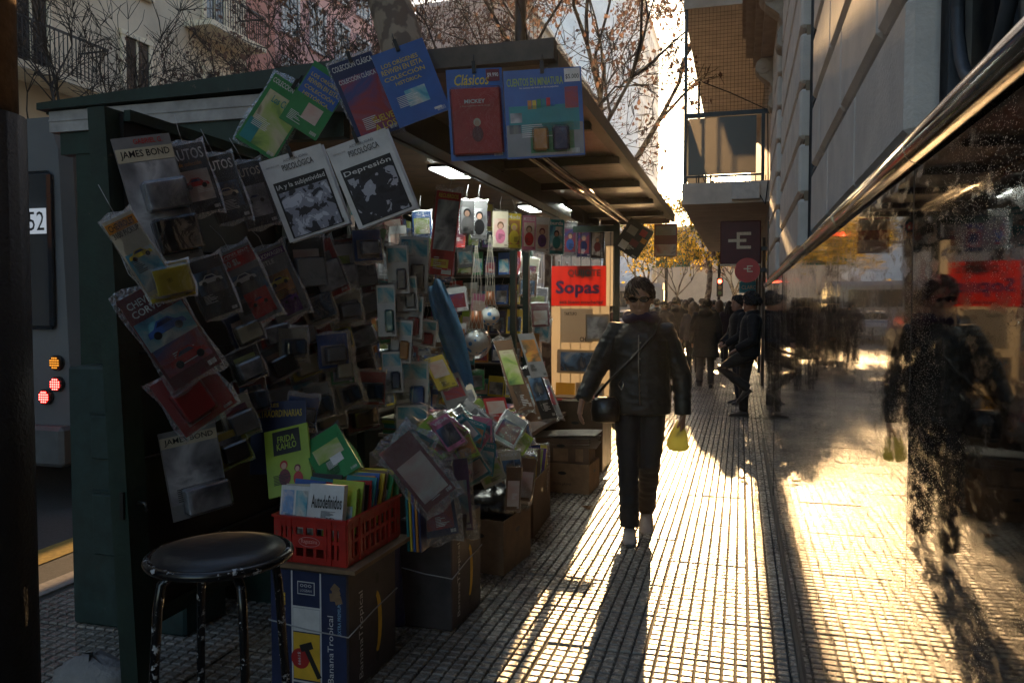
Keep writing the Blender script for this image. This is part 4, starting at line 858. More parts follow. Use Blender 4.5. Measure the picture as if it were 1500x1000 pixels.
for i, (px, py, w_, h_, a, bk, tt, tc, lab, pc, ex) in enumerate((
    (402, 172, 62, 112, -31, 'green', 'COLECCIÓN CLÁSICA', 'white', 'green bagged comic with dark figure-crowd cover clipped at the roof corner', 2, (('patch', 'teal', (-.3, -.3, .3, .3), 0), ('text', 'teal', (.05, .2, .6, .1), 'Los Cuatro'))),
    (462, 148, 60, 100, -31, 'green', None, 'yellow', 'green comic back cover with blue disc and yellow slogan', None, (('patch', 'blue', (0, .2, .95, .42), 0), ('text', 'yellow', (0, .32, .8, .07), 'LOS ORÍGENES'), ('text', 'yellow', (0, .22, .8, .07), 'REVIVEN EN ESTA'), ('text', 'yellow', (0, .12, .8, .07), 'COLECCIÓN'), ('text', 'yellow', (0, .02, .7, .07), 'HISTÓRICA.'), ('art', 3, (.1, -.2, .4, .25), 0))),
    (535, 143, 66, 118, 22, 'navy', 'COLECCIÓN CLÁSICA', 'white', 'navy bagged comic with white heading clipped at the roof corner', 0, (('text', 'white', (0, .26, .85, .07), 'COLECCIÓN CLÁSICA'), ('text', 'yellow', (.2, -.3, .5, .08), 'VUELVE'), ('text', 'yellow', (.2, -.4, .5, .08), 'A LOS'))),
    (602, 122, 80, 110, 22, 'blue', None, 'yellow', 'plain blue comic back cover with yellow slogan beside the navy comic', None, (('text', 'yellow', (-.05, .32, .7, .07), 'LOS ORÍGENES'), ('text', 'yellow', (-.05, .23, .78, .07), 'REVIVEN EN ESTA'), ('text', 'yellow', (-.05, .14, .78, .07), 'COLECCIÓN'), ('text', 'yellow', (-.02, .05, .5, .06), 'HISTÓRICA.'), ('art', 4, (.02, -.18, .4, .22), 0), ('patch', 'white', (.3, -.42, .14, .03), 0))))):
    hung(px, py, w_, h_, a, 3.29 - 0.012 * i, lab, back=bk, title=tt, tcol=tc, tbox=(0, .43, .92, .085), pic=pc, picbox=(0.02, -.08, .86, .74), extra=ex, bag=0.12 if pc is not None else False, t=0.01)
for (px, py, w_, h_, a, tt, pc, lab) in ((447, 283, 92, 122, 20, 'IA y la subjetividad', 7, 'white journal with curling corner and grey collage cover'), (545, 262, 92, 124, 22, 'Depresión', 8, 'white journal with black brush-drawing cover')):
    am = art(40 + pc, [(.03, .03, .04), (.25, .26, .32), (.5, .52, .6), (.1, .1, .13)] if pc == 7 else [(.01, .01, .015), (.02, .02, .03), (.35, .36, .42), (.42, .43, .5)], 22 if pc == 7 else 16, mono=True)
    c = onY(px, py, 3.2); s = pxs(c); nn = EYE - c; nn.z = 0
    o = goods('journal', lab, 'magazine', c, nn, w_ * s, h_ * s, a, t=0.005, back='white', extra=(('patch', 'black', (0.0, -.13, .84, .68), 0), ('text', 'black', (.05, .36, .5, .09), 'PSICOLÓGICA'), ('text', 'grey', (.05, .43, .4, .03), 'ACTUALIDAD'), ('text', 'white', (0, .14, .78, .075), tt), ('text', 'grey', (0, .075, .55, .018), 'subjetividad en tiempos de algoritmos'), ('text', 'grey', (-.33, .4, .2, .02), 'ISSN 0325-2590')), clip=True)
    q = MB(); q.box((0, 0, 0), (.78 * w_ * s, .54 * h_ * s, .0008)); k = q.build('picture', am, o); k.matrix_basis = Matrix.Translation((0, -.19 * h_ * s, .0062))
    q = MB()      # inner pages hanging loose behind the cover
    q.grid(lambda u, v: ((u - .5) * w_ * s + .012, (v - .5) * h_ * s - .006, -.006 - .03 * u * (1 - v) ** 2), 6, 6); q.build('pages', M_paper, o)

# --- bagged model cars and boxed sets on the door wing
DN = Vector((0.80, -0.60, 0.05))
def ondoor(px, py, wpx, hpx, ang, label, off=0.06, **k):
    c = onX(px, py, -2.15 + off); s = pxs(c); v = (c - EYE).normalized(); f = max(.5, -v.dot(DN.normalized())); g = k.pop('group', None)
    return goods(k.pop('name', 'bagged_magazine'), label, k.pop('cat', 'magazine'), c, DN, wpx * s / f, hpx * s, ang, group=g, **k)
ondoor(232, 292, 78, 185, 14, 'tall grey carded set with two dark boxes by the door post', back='grey', pic=6, picbox=(0, -.05, .95, .7), title='JAMES BOND', tcol='black', band='cream', tbox=(0, .36, .85, .07), blister=((.12, .02, .7, .22, .045, 6), (.12, -.3, .72, .26, .05, 'black')), extra=(('text', 'red', (.1, .46, .5, .04), 'GABRIEL G.'),))
o = ondoor(285, 262, 52, 100, 17, 'bagged car magazine with a red and white classic car cover', off=.09, back='black', pic=3, picbox=(0, -.1, .8, .45), title='AUTOS', tbox=(0, .36, .85, .16), bag=.4, extra=(('text', 'orange', (0, .22, .6, .06), 'de colección'),))
print_car(o, 0, -.02, .10, 'red')
o = ondoor(330, 276, 48, 95, 18, 'bagged car magazine with a pale car, beside the red and white one', off=.08, back='black', pic=1, picbox=(0, -.1, .8, .4), title='AUTOS', tbox=(0, .36, .85, .15), bag=.4)
print_car(o, 0, -.02, .095, 'cream')
o = ondoor(372, 285, 46, 92, 18, 'dark bagged car magazine hidden behind the curling journal', off=.08, back='black', pic=6, picbox=(0, -.1, .8, .5), title='AUTOS', tcol='cream', tbox=(0, .36, .8, .13), bag=.45)
print_car(o, 0, -.02, .095, 'grey')
o = ondoor(205, 372, 44, 120, 30, 'orange-headed bag with yellow pickup truck model', off=.12, back='cream', pic=4, picbox=(0, -.2, .9, .5), title='CHEVROLET', tcol='black', band='orange', tbox=(0, .4, .85, .08), extra=(('text', 'black', (0, .3, .85, .07), '3100 PICKUP'),), bag=.5)
print_car(o, 0, .0, .085, 'yellow')
ondoor(248, 412, 62, 52, 14, 'yellow toy truck box in clear wrap hanging by the door post', off=.15, name='toy_box', cat='toy', back='yellow', blister=((0, 0, .8, .75, .05, 'yellow'),), bag=.6)
o = ondoor(250, 488, 78, 150, 30, 'large bag with blue and maroon sports car card', off=.13, back='maroon', pic=4, picbox=(0, .08, .95, .3), title='CHEVROLET', tbox=(0, .4, .8, .07), extra=(('text', 'white', (0, .31, .8, .07), 'CORVETTE'), ('art', 0, (0, -.22, .9, .3), 0)), bag=.45)
print_car(o, 0, .03, .15, 'blue'); print_car(o, .01, -.1, .15, 'red')
ondoor(285, 578, 85, 90, 32, 'crumpled clear bag with a bright red box', off=.15, back='red', blister=((-.1, -.05, .5, .5, .05, 'red'),), bag=.7, name='bagged_toy', cat='toy')
o = ondoor(362, 418, 58, 112, 26, 'red-headed bag with red convertible model', off=.12, back='grey', pic=1, picbox=(0, .02, .95, .3), title='MERCEDES-BENZ', band='red', tbox=(0, .42, .85, .06), extra=(('text', 'white', (-.15, .33, .5, .08), '230 SL'), ('patch', 'red', (0, .34, 1, .16), 0), ('patch', 'red', (.1, -.27, .6, .35), 0), ('text', 'white', (-.15, .34, .5, .07), '230 SL')), bag=.5)
print_car(o, 0, .03, .11, 'white'); print_car(o, .015, -.08, .09, 'red', .012)
o = ondoor(410, 415, 52, 105, 24, 'purple-headed bag with beige beetle-shaped car model', off=.12, back='grey', pic=5, picbox=(0, -.05, .7, .4), title='VOLKSWAGEN', band='purple', tbox=(0, .42, .85, .06), extra=(('text', 'white', (-.15, .32, .5, .06), 'BEETLE'), ('patch', 'purple', (.05, -.33, .5, .25), 0)), bag=.5)
print_car(o, 0, .01, .1, 'yellow'); print_car(o, .01, -.08, .08, 'purple', .012)
o = ondoor(312, 420, 50, 85, 20, 'dark bag with white racing car, under the red and white car magazine', off=.1, back='black', pic=1, picbox=(0, .1, .8, .4), bag=.5)
print_car(o, 0, .03, .1, 'white')
ondoor(285, 690, 78, 130, 8, 'lower grey carded set with clear-boxed model below the crumpled red bag', off=.08, back='grey', pic=6, picbox=(0, .02, .95, .7), title='JAMES BOND', tcol='black', band='cream', tbox=(0, .38, .85, .08), blister=((.1, -.3, .75, .28, .06, 6),))
k = 0
for row, (py, pxa, pxb, n, hh) in enumerate(((395, 440, 530, 4, 82), (435, 455, 540, 3, 70), (488, 340, 540, 5, 48), (532, 345, 545, 5, 48), (576, 350, 540, 5, 50), (618, 325, 370, 1, 60), (610, 470, 545, 2, 52), (660, 335, 350, 1, 50))):
    for i in range(n):
        px = pxa + (pxb - pxa) * (i + .5) / n + rnd.uniform(-6, 6); cl = rnd.choice(('black', 'grey', 'navy', 'red', 'cream', 'maroon', 'blue', 'yellow', 'white', 'black'))
        loc = ('at the top of the far bunch', 'in the far bunch below the topmost', 'in the upper row of boxes', 'in the middle row of boxes', 'in the lower row of boxes', 'beside the navy title board', 'just above the green comic books', 'low behind the navy title board')[row]
        ondoor(px, py + rnd.uniform(-7, 7), 44 if row else 52, hh, rnd.uniform(4, 24), 'wrapped %s model box on the door, %s' % (cl, loc), off=.08 + .05 * (row < 2) + rnd.uniform(0, .05), back=cl, pic=rnd.randrange(7), picbox=(0, .1, .7, .4), blister=((0, -.12, .75, .5, .045, rnd.choice(('black', 'grey', 'cream', 6, 1))),), bag=rnd.uniform(.5, .9), name='boxed_model', cat='toy', group='wrapped model boxes on the door')
# --- title board, green children's books, crate contents
c = onY(408, 612, 3.08); s = pxs(c)
goods('title_board', 'navy cardboard title board with yellow lettering behind the green book', 'display board', onY(408, 640, 3.08), (0.2, -1, .1), 84 * s, 105 * s, 4, -8, back='navy', t=.006, title='EXTRAORDINARIAS', tcol='yellow', tbox=(0, .33, .85, .1), extra=(('text', 'yellow', (-.2, .44, .42, .07), 'MUJERES'),))
def book(label, c, n, w, h, t, ang, tilt, back, **k): return goods('book', label, 'book', c, n, w, h, ang, tilt, back=back, t=t, **k)
c = onY(423, 674, 2.98); s = pxs(c); o = book('lime green picture book with two red-haired figures leaning in the crate', c, (.15, -1, .15), 68 * s, 100 * s, .014, 14, -14, 'lime', extra=(('patch', 'black', (0, .28, .62, .36), 0), ('text', 'lime', (0, .33, .4, .1), 'FRIDA'), ('text', 'lime', (0, .22, .45, .1), 'KAHLO'))); print_figure(o, -.02, -.05, .11, 'red', 'maroon', .009); print_figure(o, .04, -.07, .09, 'maroon', 'red', .0105)
c = onY(485, 668, 3.0); s = pxs(c); book('dull green bagged book lying tilted beside the lime one', c, (.3, -1, .4), 60 * s, 95 * s, .012, 34, -25, 'green', pic=2, picbox=(0, .1, .7, .3), bag=.25, extra=(('patch', 'white', (.1, -.12, .3, .16), 0),))
CB = Matrix.Translation((-1.555, 2.885, 0.495)) @ Matrix.Rotation(R(-2), 4, 'Z')
def incrate(x, y, z): return CB @ Vector((x, y, z))
goods('puzzle_book', 'thick white puzzle book with black title at the front of the red crate', 'book', incrate(.055, -.185, .215), (0, -1, .06), .145, .17, 0, -6, back='white', t=.03, title='Autodefinidos', tcol='black', tbox=(.02, .12, .88, .3), extra=(('text', 'black', (.0, -.28, .6, .1), 'Plus 250'),))
goods('coloring_book', 'pale lilac album with two pictures at the front of the red crate', 'book', incrate(-.085, -.185, .205), (0, -1, .06), .125, .16, 0, -6, back='white', t=.02, pic=art(61, [(.3, .25, .5), (.5, .48, .55), (.15, .3, .55), (.5, .3, .1)], 20), picbox=(-.24, 0, .4, .8), extra=(('art', 4, (.24, 0, .4, .8), 0),))
for i in range(26):
    cl = rnd.choice(list(COLS)); x = -.075 + .15 * (i % 2) + rnd.uniform(-.012, .012); y = -.155 + .013 * i
    book('thin %s puzzle magazine packed in the red crate, %s' % (cl, 'stall side' if i % 2 == 0 else 'pavement side'), incrate(x, y, .165 + rnd.uniform(0, .035)), (0, -1, .3 + rnd.uniform(-.1, .1)), .135, .2, .007, rnd.uniform(-5, 5), 0, cl, pic=rnd.randrange(7), group='puzzle magazines in the crate')
book('green and pink quiz magazine standing behind the crate books', incrate(.06, .2, .17), (0.1, -1, .1), .2, .22, .01, 0, 0, 'green', title='Quijote', tcol='pink', tbox=(-.1, .36, .6, .12))
for i in range(5):
    cl = ('teal', 'yellow', 'blue', 'orange', 'navy')[i]; book('tall %s magazine on edge beside the crate' % cl, incrate(.185 + .014 * i, .36, .07), (1, 0, .04), .26, .27, .009, 0, 0, cl)
# loose clear bags hanging off the second box
for i, (px, py, w_, h_, a) in enumerate(((612, 690, 55, 110, 38), (640, 735, 50, 100, 8), (668, 725, 42, 105, 4), (600, 660, 60, 50, 60))):
    c = onX(px, py, -1.24 - .02 * i); s = pxs(c)
    o = goods('plastic_bag', ('glossy clear bag slanting over the crate magazines', 'clear bag with a dark folder hanging by the second banana box', 'crumpled clear bag catching the light at the display corner', 'flat clear bag lying over the crate books')[i], 'bag', c, (.45, -.9, .1), w_ * s, h_ * s, a, back=('maroon', 'navy', 'purple', 'teal')[i], t=.003, picbox=(0, -.1, .8, .6), pic=(3, 0, 4, 2)[i])
    bm_ = BAGS[i].copy(); bm_.materials.clear(); bm_.materials.append(M_film2); link('bag', bm_, o, Matrix.Diagonal((w_ * s * 1.15, h_ * s * 1.1, .09, 1)))

# --- hanging strips of carded miniatures in the opening
for i, (px, py, w_, h_, a) in enumerate(((606, 388, 42, 82, -2), (583, 395, 30, 70, 3), (600, 465, 38, 62, -3), (566, 455, 26, 75, 2), (622, 488, 34, 38, -6), (588, 500, 30, 62, -4), (604, 566, 46, 74, 0), (604, 622, 46, 58, 1), (596, 430, 30, 50, 4), (575, 545, 28, 60, 3))):
    c = onX(px, py, -1.85 + .02 * (i % 3)); s = pxs(c)
    goods('carded_miniature', 'card with a tiny %s book on the hanging strip, %s' % (('grey', 'navy', 'red', 'teal', 'red', 'orange', 'blue', 'teal', 'grey', 'navy')[i], ('topmost', 'behind the topmost', 'second down', 'outermost on the door side', 'small and half hidden', 'half behind the second', 'broad, low on the strip', 'lowest', 'tucked behind', 'low on the door side')[i]), 'toy', c, (.35, -.93, 0), w_ * s, h_ * s, a, back='white', pic=4, picbox=(0, .3, .9, .3), blister=((.15, -.2, .4, .4, .02, ('grey', 'navy', 'red', 'teal', 'red', 'orange', 'blue', 'teal', 'grey', 'navy')[i]),), group='carded miniatures on the hanging strip', bag=.1)
b = MB(); b.tube([onX(603, 300, -1.87), onX(604, 360, -1.87), onX(603, 650, -1.87)], .003, 5); tag(b.build('hanging_cord', M_black), 'dark cord holding the strip of carded miniatures', 'cord')
c = onX(651, 342, -1.75); s = pxs(c); goods('music_magazine', 'tall red magazine with black and white band photo and yellow price', 'magazine', c, (.3, -.95, 0), 36 * s, 122 * s, -7, back='red', pic=6, picbox=(.02, .1, .85, .6), title='RECUERDOS', tcol='yellow', tbox=(0, .45, .8, .05), extra=(('patch', 'yellow', (-.05, -.36, .7, .1), 0), ('text', 'red', (-.05, -.36, .5, .05), '$20.000'), ('patch', 'white', (.25, -.46, .4, .05), 0)), bag=.15)
fl = MB(); c = onX(657, 490, -1.9); s = pxs(c)
fl.grid(lambda u, v: ((u - .5) * (.10 + .07 * math.sin(3 * v)) + .03 * (1 - v), .02 * math.sin(11 * u + 4 * v), (v - .5) * 160 * s - .02 * math.sin(7 * u)), 12, 14)
tag(fl.build('folded_flag', mat('sky_blue_cloth', (.12, .33, .58), .7, bump=.4, bscale=14), None, Matrix.Translation(c) @ Matrix.Rotation(R(-16), 4, 'Y') @ Matrix.Rotation(R(10), 4, 'Z')), 'folded sky blue flag hanging among the carded miniatures', 'flag')
def ballmat():
    m, t, p = nodes_of('football'); tc = t.nodes.new('ShaderNodeTexCoord'); v = t.nodes.new('ShaderNodeTexVoronoi'); v.inputs['Scale'].default_value = 21
    lk(t, tc.outputs['Object'], v.inputs['Vector']); cr = t.nodes.new('ShaderNodeValToRGB'); cr.color_ramp.interpolation = 'CONSTANT'; e = cr.color_ramp.elements; e[0].color = (.05, .25, .6, 1); e[1].position = .36; e[1].color = (.65, .66, .66, 1)
    lk(t, v.outputs['Distance'], cr.inputs[0]); lk(t, cr.outputs[0], p.inputs['Base Color']); p.inputs['Roughness'].default_value = .35; return m
M_ball = ballmat()
for i, (px, py, top, rp, lab) in enumerate(((718, 463, 345, 14, 'blue and white football hanging in a net'), (698, 502, 360, 18, 'football sealed in a clear bag below a long net'))):
    c = onX(px, py, -1.95); s = pxs(c); r = rp * s; o = tag(empty('football', c), lab, 'ball'); q = MB(); q.ell((0, 0, 0), (r, r, r), 24, 16); q.build('ball', M_ball, o)
    zt = (py - top) * s; net = MB()
    for kx in range(10):
        for sg in (1, -1):
            net.tube([((r * 1.03 * math.sin(math.pi * .25) if z_ < 1 else 0) * 0 + rr * math.cos(2 * math.pi * kx / 10 + sg * tw), rr * math.sin(2 * math.pi * kx / 10 + sg * tw), zz) for z_, rr, zz, tw in ((0, r * .3, -r * .98, 0), (0, r * 1.03, 0, .5), (0, r * .8, r * .66, .9), (0, r * .55, r * 1.8, 1.5), (0, r * .45, zt * .6, 2.2), (0, r * .1, zt, 3))], .0012, 4, caps=False)
    net.build('net', mat('net_%d' % i, (.45, .42, .36), .5), o)
    q = MB(); q.tube([(0, 0, r * 1.15), (0, 0, r * 2.6)], [r * .62, r * .45], 14, smooth=True); q.build('collar', mat('copper_label_%d' % i, (.3, .1, .04), .35), o)
    if i: q = MB(); q.ell((0, 0, 0), (r * 1.25, r * 1.25, r * 1.3), 14, 10); q.build('bag', M_film2, o)
# --- magazines pegged in a row under the ceiling
for i, (px, py, w_, h_, cl, tt) in enumerate(((684, 318, 20, 48, 'grey', None), (702, 322, 22, 55, 'grey', None), (733, 336, 22, 52, 'cream', None), (753, 338, 20, 50, 'yellow', 'Moda'), (775, 341, 19, 50, 'pink', 'MODELES'), (794, 344, 21, 50, 'white', 'burda'), (815, 347, 22, 50, 'teal', 'burda'), (835, 350, 20, 48, 'grey', 'BUENA MESA'), (855, 353, 20, 46, 'navy', 'TEJIDO'), (875, 355, 20, 46, 'black', 'labores'))):
    c = onX(px, py, -1.9 + .035 * i); s = pxs(c)
    pm = goods('pegged_magazine', 'bagged %s magazine pegged in the row under the lamps%s' % (cl, ', other of the pair' if i == 1 else (', with a headline' if i == 7 else '')), 'magazine', c, (.5, -.85, 0), w_ * s * 1.05, h_ * s, -1, back=cl, pic=(6, 6, 3, 5, 3, 3, 4, 0, 0, 6)[i], picbox=(0, -.05, .8, .7), title=tt, tcol='white', tbox=(0, .4, .85, .11), bag=.08, group='magazines pegged under the lamps')
    print_figure(pm, 0, -.02, .17, ('black', 'black', 'brown', 'yellow', 'brown', 'maroon', 'black', 'brown', 'grey', 'grey')[i], ('grey', 'black', 'pink', 'yellow', 'red', 'purple', 'teal', 'blue', 'navy', 'maroon')[i], .005)
# --- far shelves
k = 0
for z in SHELF:
    x = KX0 + .12
    while x < KX1 - .14:
        wd = rnd.uniform(.1, .17); hh = rnd.uniform(.17, .25); cl = rnd.choice(list(COLS))
        goods('shelved_book', '%s magazine facing out on the %s shelf at the back' % (cl, ('lowest', 'second', 'third', 'fourth', 'fifth', 'top')[SHELF.index(z)]), 'magazine', (x + wd / 2, 7.80 + rnd.uniform(-.03, .05), z + hh / 2 + .004), (rnd.uniform(-.1, .1), -1, .12), wd, hh, rnd.uniform(-3, 3), 0, back=cl, pic=rnd.randrange(7), picbox=(0, -.1, .85, .6), bag=rnd.choice((False, .2, .25)), group='magazines on the end wall shelves')
        x += wd + rnd.uniform(.0, .03); k += 1
    y = 5.6
    while y < 7.5:
        wd = rnd.uniform(.14, .2); hh = rnd.uniform(.17, .25); cl = rnd.choice(list(COLS))
        goods('shelved_book', '%s magazine facing out on the %s shelf along the kerb side' % (cl, ('lowest', 'second', 'third', 'fourth', 'fifth', 'top')[SHELF.index(z)]), 'magazine', (KX0 + .2, y + wd / 2, z + hh / 2 + .004), (1, -.3, .12), wd, hh, rnd.uniform(-3, 3), 0, back=cl, pic=rnd.randrange(7), picbox=(0, -.1, .85, .6), group='magazines on the kerb side shelves')
        y += wd + .02
# --- stacks on the counter
def stack(x, y, z, n, w_, l_, label, rz=0):
    for i in range(n):
        t = rnd.uniform(.006, .022); cl = rnd.choice(list(COLS)); b = MB(); b.box((0, 0, t / 2), (w_ * rnd.uniform(.93, 1), l_ * rnd.uniform(.93, 1), t)); b.box((0, 0, t / 2), (w_ * .925, l_ * .925, t * .8), mi=1)
        tag(b.build('stacked_book', [P(cl), M_paper], None, Matrix.Translation((x + rnd.uniform(-.012, .012), y + rnd.uniform(-.012, .012), z)) @ Matrix.Rotation(rz + rnd.gauss(0, .08), 4, 'Z')), '%s book lying in %s' % (cl, label), 'book', 'books stacked flat on the counter'); z += t + .0005
    return z
for i, (x, y, n, lab) in enumerate(((-1.95, 4.45, 20, 'the stack next to the door'), (-1.72, 4.5, 14, 'the second stack from the door'), (-1.93, 4.85, 18, 'the tall stack behind the hanging strip'), (-1.68, 4.92, 8, 'the low stack under the hanging strip'), (-1.9, 5.3, 12, 'the stack under the flag'), (-1.9, 6.4, 9, 'the stack below the footballs'), (-1.66, 6.75, 9, 'the stack at the far counter end'))):
    stack(x, y, .534, n, .19, .26, lab, rnd.uniform(-.2, .2))
def leaning(px, py, wpx, hpx, ang, X, label, tilt=-20, n=(.55, -.8, .35), **k):
    c = onX(px, py, X); s = pxs(c); return goods(k.pop('name', 'leaning_magazine'), label, 'magazine', c, n, wpx * s, hpx * s, ang, tilt, group=k.pop('group', 'magazines leaning on the counter'), **k)
for i in range(9):
    leaning(640 + 9 * i, 640 - 3 * i + rnd.uniform(-6, 6), 40, 62, 35 + rnd.uniform(-8, 8), -1.52 - .02 * i, 'bagged %s magazine fanned out over the counter edge' % ('lime', 'cream', 'green', 'yellow', 'grey', 'teal', 'white', 'brown', 'lime')[i] + ('' if i < 8 else ', last of the fan'), back=('lime', 'cream', 'green', 'yellow', 'grey', 'teal', 'white', 'brown', 'lime')[i], pic=i % 7, picbox=(0, -.1, .85, .6), bag=.2)
for i, (px, py, w_, h_, a, cl) in enumerate(((665, 575, 38, 66, 12, 'grey'), (645, 545, 30, 58, 15, 'yellow'), (685, 590, 34, 60, 10, 'cream'), (752, 548, 28, 125, 4, 'brown'), (780, 520, 26, 80, 3, 'grey'), (790, 575, 26, 90, 5, 'black'), (772, 585, 24, 76, 4, 'brown'), (803, 585, 24, 70, 6, 'grey'), (728, 600, 34, 42, 2, 'red'), (755, 640, 50, 44, 4, 'blue'), (735, 655, 40, 44, 3, 'white'), (712, 640, 38, 50, 14, 'cream'), (770, 655, 26, 60, -4, 'purple'))):
    leaning(px, py, w_, h_, a, -1.55 - .02 * (i % 4) - (.25 if i < 3 else 0), ('upright %s magazine above the fanned bags' % cl) if i < 3 else ('tall %s folder leaning at the far end of the counter%s' % (cl, ', in front' if i in (6, 7) else '') if i < 8 else '%s book propped at the middle of the counter front' % cl), back=cl, pic=(i * 3) % 7, picbox=(0, .1, .8, .5), bag=.12 if i % 2 else False)
# --- cartons along the foot of the stall
def carton(c, rz, dx, dy, dz, label, m=M_card, open_=True, group='brown cartons at the foot of the stall', txt=None):
    t = tag(empty('carton', M=Matrix.Translation(c) @ Matrix.Rotation(rz, 4, 'Z')), label, 'box', group); th = .006
    for nm, lo, hi in (('side', (-dx / 2, -dy / 2, 0), (dx / 2, -dy / 2 + th, dz)), ('side', (-dx / 2, dy / 2 - th, 0), (dx / 2, dy / 2, dz)), ('side', (-dx / 2, -dy / 2 + th, 0), (-dx / 2 + th, dy / 2 - th, dz)), ('side', (dx / 2 - th, -dy / 2 + th, 0), (dx / 2, dy / 2 - th, dz)), ('bottom', (-dx / 2 + th, -dy / 2 + th, .002), (dx / 2 - th, dy / 2 - th, .01))):
        b = MB(); b.bbox(lo, hi); b.build(nm, m, t)
    if not open_: b = MB(); b.bbox((-dx / 2, -dy / 2, dz), (dx / 2, dy / 2, dz + th)); b.build('lid', m, t)
    F = face(t, 0, -dy / 2, dz / 2, 0, -1); S = face(t, dx / 2, 0, dz / 2, 1, 0)
    q = MB(); q.add([(0, 0, 0)] + [(.035 * math.cos(2 * math.pi * k / 14), .014 * math.sin(2 * math.pi * k / 14), 0) for k in range(14)], [(0, 1 + k, 1 + (k + 1) % 14) for k in range(14)])
    for Q in (F, S): o = link('hand_hole', q.mesh('hand_hole', M_blk), t, Q @ Matrix.Translation((0, dz * .2, .0015)))
    if txt: textM(t, txt, M_blk, F, 0, -dz * .2, dx * .35, dz * .12)
    return t
carton((-1.34, 6.32, 0), R(-3), .44, .36, .225, 'pale brown closed carton under the newspaper box', open_=False, txt='DON JAIME')
cu = carton((-1.37, 6.33, .232), R(2), .45, .36, .2, 'darker carton full of newspapers on the pale one', m=mat('dark_carton', (.11, .07, .045), .8, var=.3))
for (dx, w_) in ((-.16, .06), (.0, .12), (.15, .06)): rect(cu, 'tape_patch', M_card, dx, -.03, w_, .1, face(cu, 0, -.18, .1, 0, -1))
z = .36
for i in range(7):
    b = MB(); b.grid(lambda u, v: ((u - .5) * .5 , (v - .5) * .34, .012 * math.sin(3 * u + i) + .02 * u * u * (i == 6)), 8, 4); b.grid(lambda u, v: ((.5 - u) * .5 , (v - .5) * .34, -.006 + .012 * math.sin(3 * (1 - u) + i) + .02 * (1 - u) ** 2 * (i == 6)), 8, 4)
    tag(b.build('newspaper', mat('newsprint_%d' % i, (.36, .33, .29), .8, var=.25, scale=30), None, Matrix.Translation((-1.36 + rnd.uniform(-.02, .03), 6.32, z + .013 * i)) @ Matrix.Rotation(rnd.uniform(-.06, .06), 4, 'Z')), 'folded newspaper piled in the upper carton', 'newspaper', 'newspapers in the carton')
carton((-1.36, 4.35, 0), R(-6), .3, .42, .3, 'brown carton with a black plastic bag inside, past the banana boxes')
for i, (x, y, z, m, lab) in enumerate(((-1.36, 4.35, .34, mat('black_plastic_bag', (.01, .01, .012), .2, bump=1.0, bscale=16), 'crumpled black plastic bag in the brown carton'), (-1.3, 4.52, .36, M_film2, 'crumpled clear plastic bag in the brown carton'))):
    q = MB(); q.ell((0, 0, 0), (.15, .17, .1), 16, 10); rr = random.Random(i); q.v = [tuple(Vector(v) * (1 + .16 * math.sin(31 * v[0] + 17 * v[1]) + rr.uniform(-.06, .06))) for v in q.v]; tag(q.build('plastic_bag', m, None, Matrix.Translation((x, y, z))), lab, 'bag')
carton((-1.42, 5.15, 0), R(3), .3, .6, .36, 'dark carton with upright magazines below the fanned bags', m=mat('dim_carton', (.09, .055, .035), .8, var=.3))
for i in range(14):
    cl = rnd.choice(list(COLS)); book('%s magazine standing in the dark carton' % cl, (-1.42 + rnd.uniform(-.02, .02), 4.92 + .035 * i, .36), (.1, -1, .35), .24, .3, .008, rnd.uniform(-5, 5), 0, cl, pic=rnd.randrange(7), bag=rnd.choice((False, .15)), group='magazines in the dark carton')
for i, (px, py, a) in enumerate(((752, 715, -4), (772, 702, -8))):
    c = onX(px, py, -1.2); s = pxs(c); goods('bagged_print', 'bagged sepia print hanging low %s' % ('beside the dark carton', 'next to the newspaper cartons')[i], 'picture', c, (.5, -.85, .1), 22 * s, 62 * s, a, back='brown', pic=3, bag=.2)
carton((-1.42, 7.25, 0), R(0), .5, .5, .62, 'tall dark wooden box at the far end of the stall', m=M_brown, open_=False)
zz = .632
for i in range(6): zz = zz; b = MB(); cl = ('red', 'brown', 'cream', 'maroon', 'grey', 'orange')[i]; b.box((0, 0, .006), (.3, .22, .011)); tag(b.build('flat_magazine', P(cl), None, Matrix.Translation((-1.6 + .1 * i, 7.1 + .05 * (i % 2), zz + .0125 * (i % 2))) @ Matrix.Rotation(rnd.uniform(-.2, .2), 4, 'Z')), '%s magazine lying flat on the tall wooden box' % cl, 'magazine', 'magazines on the wooden box')
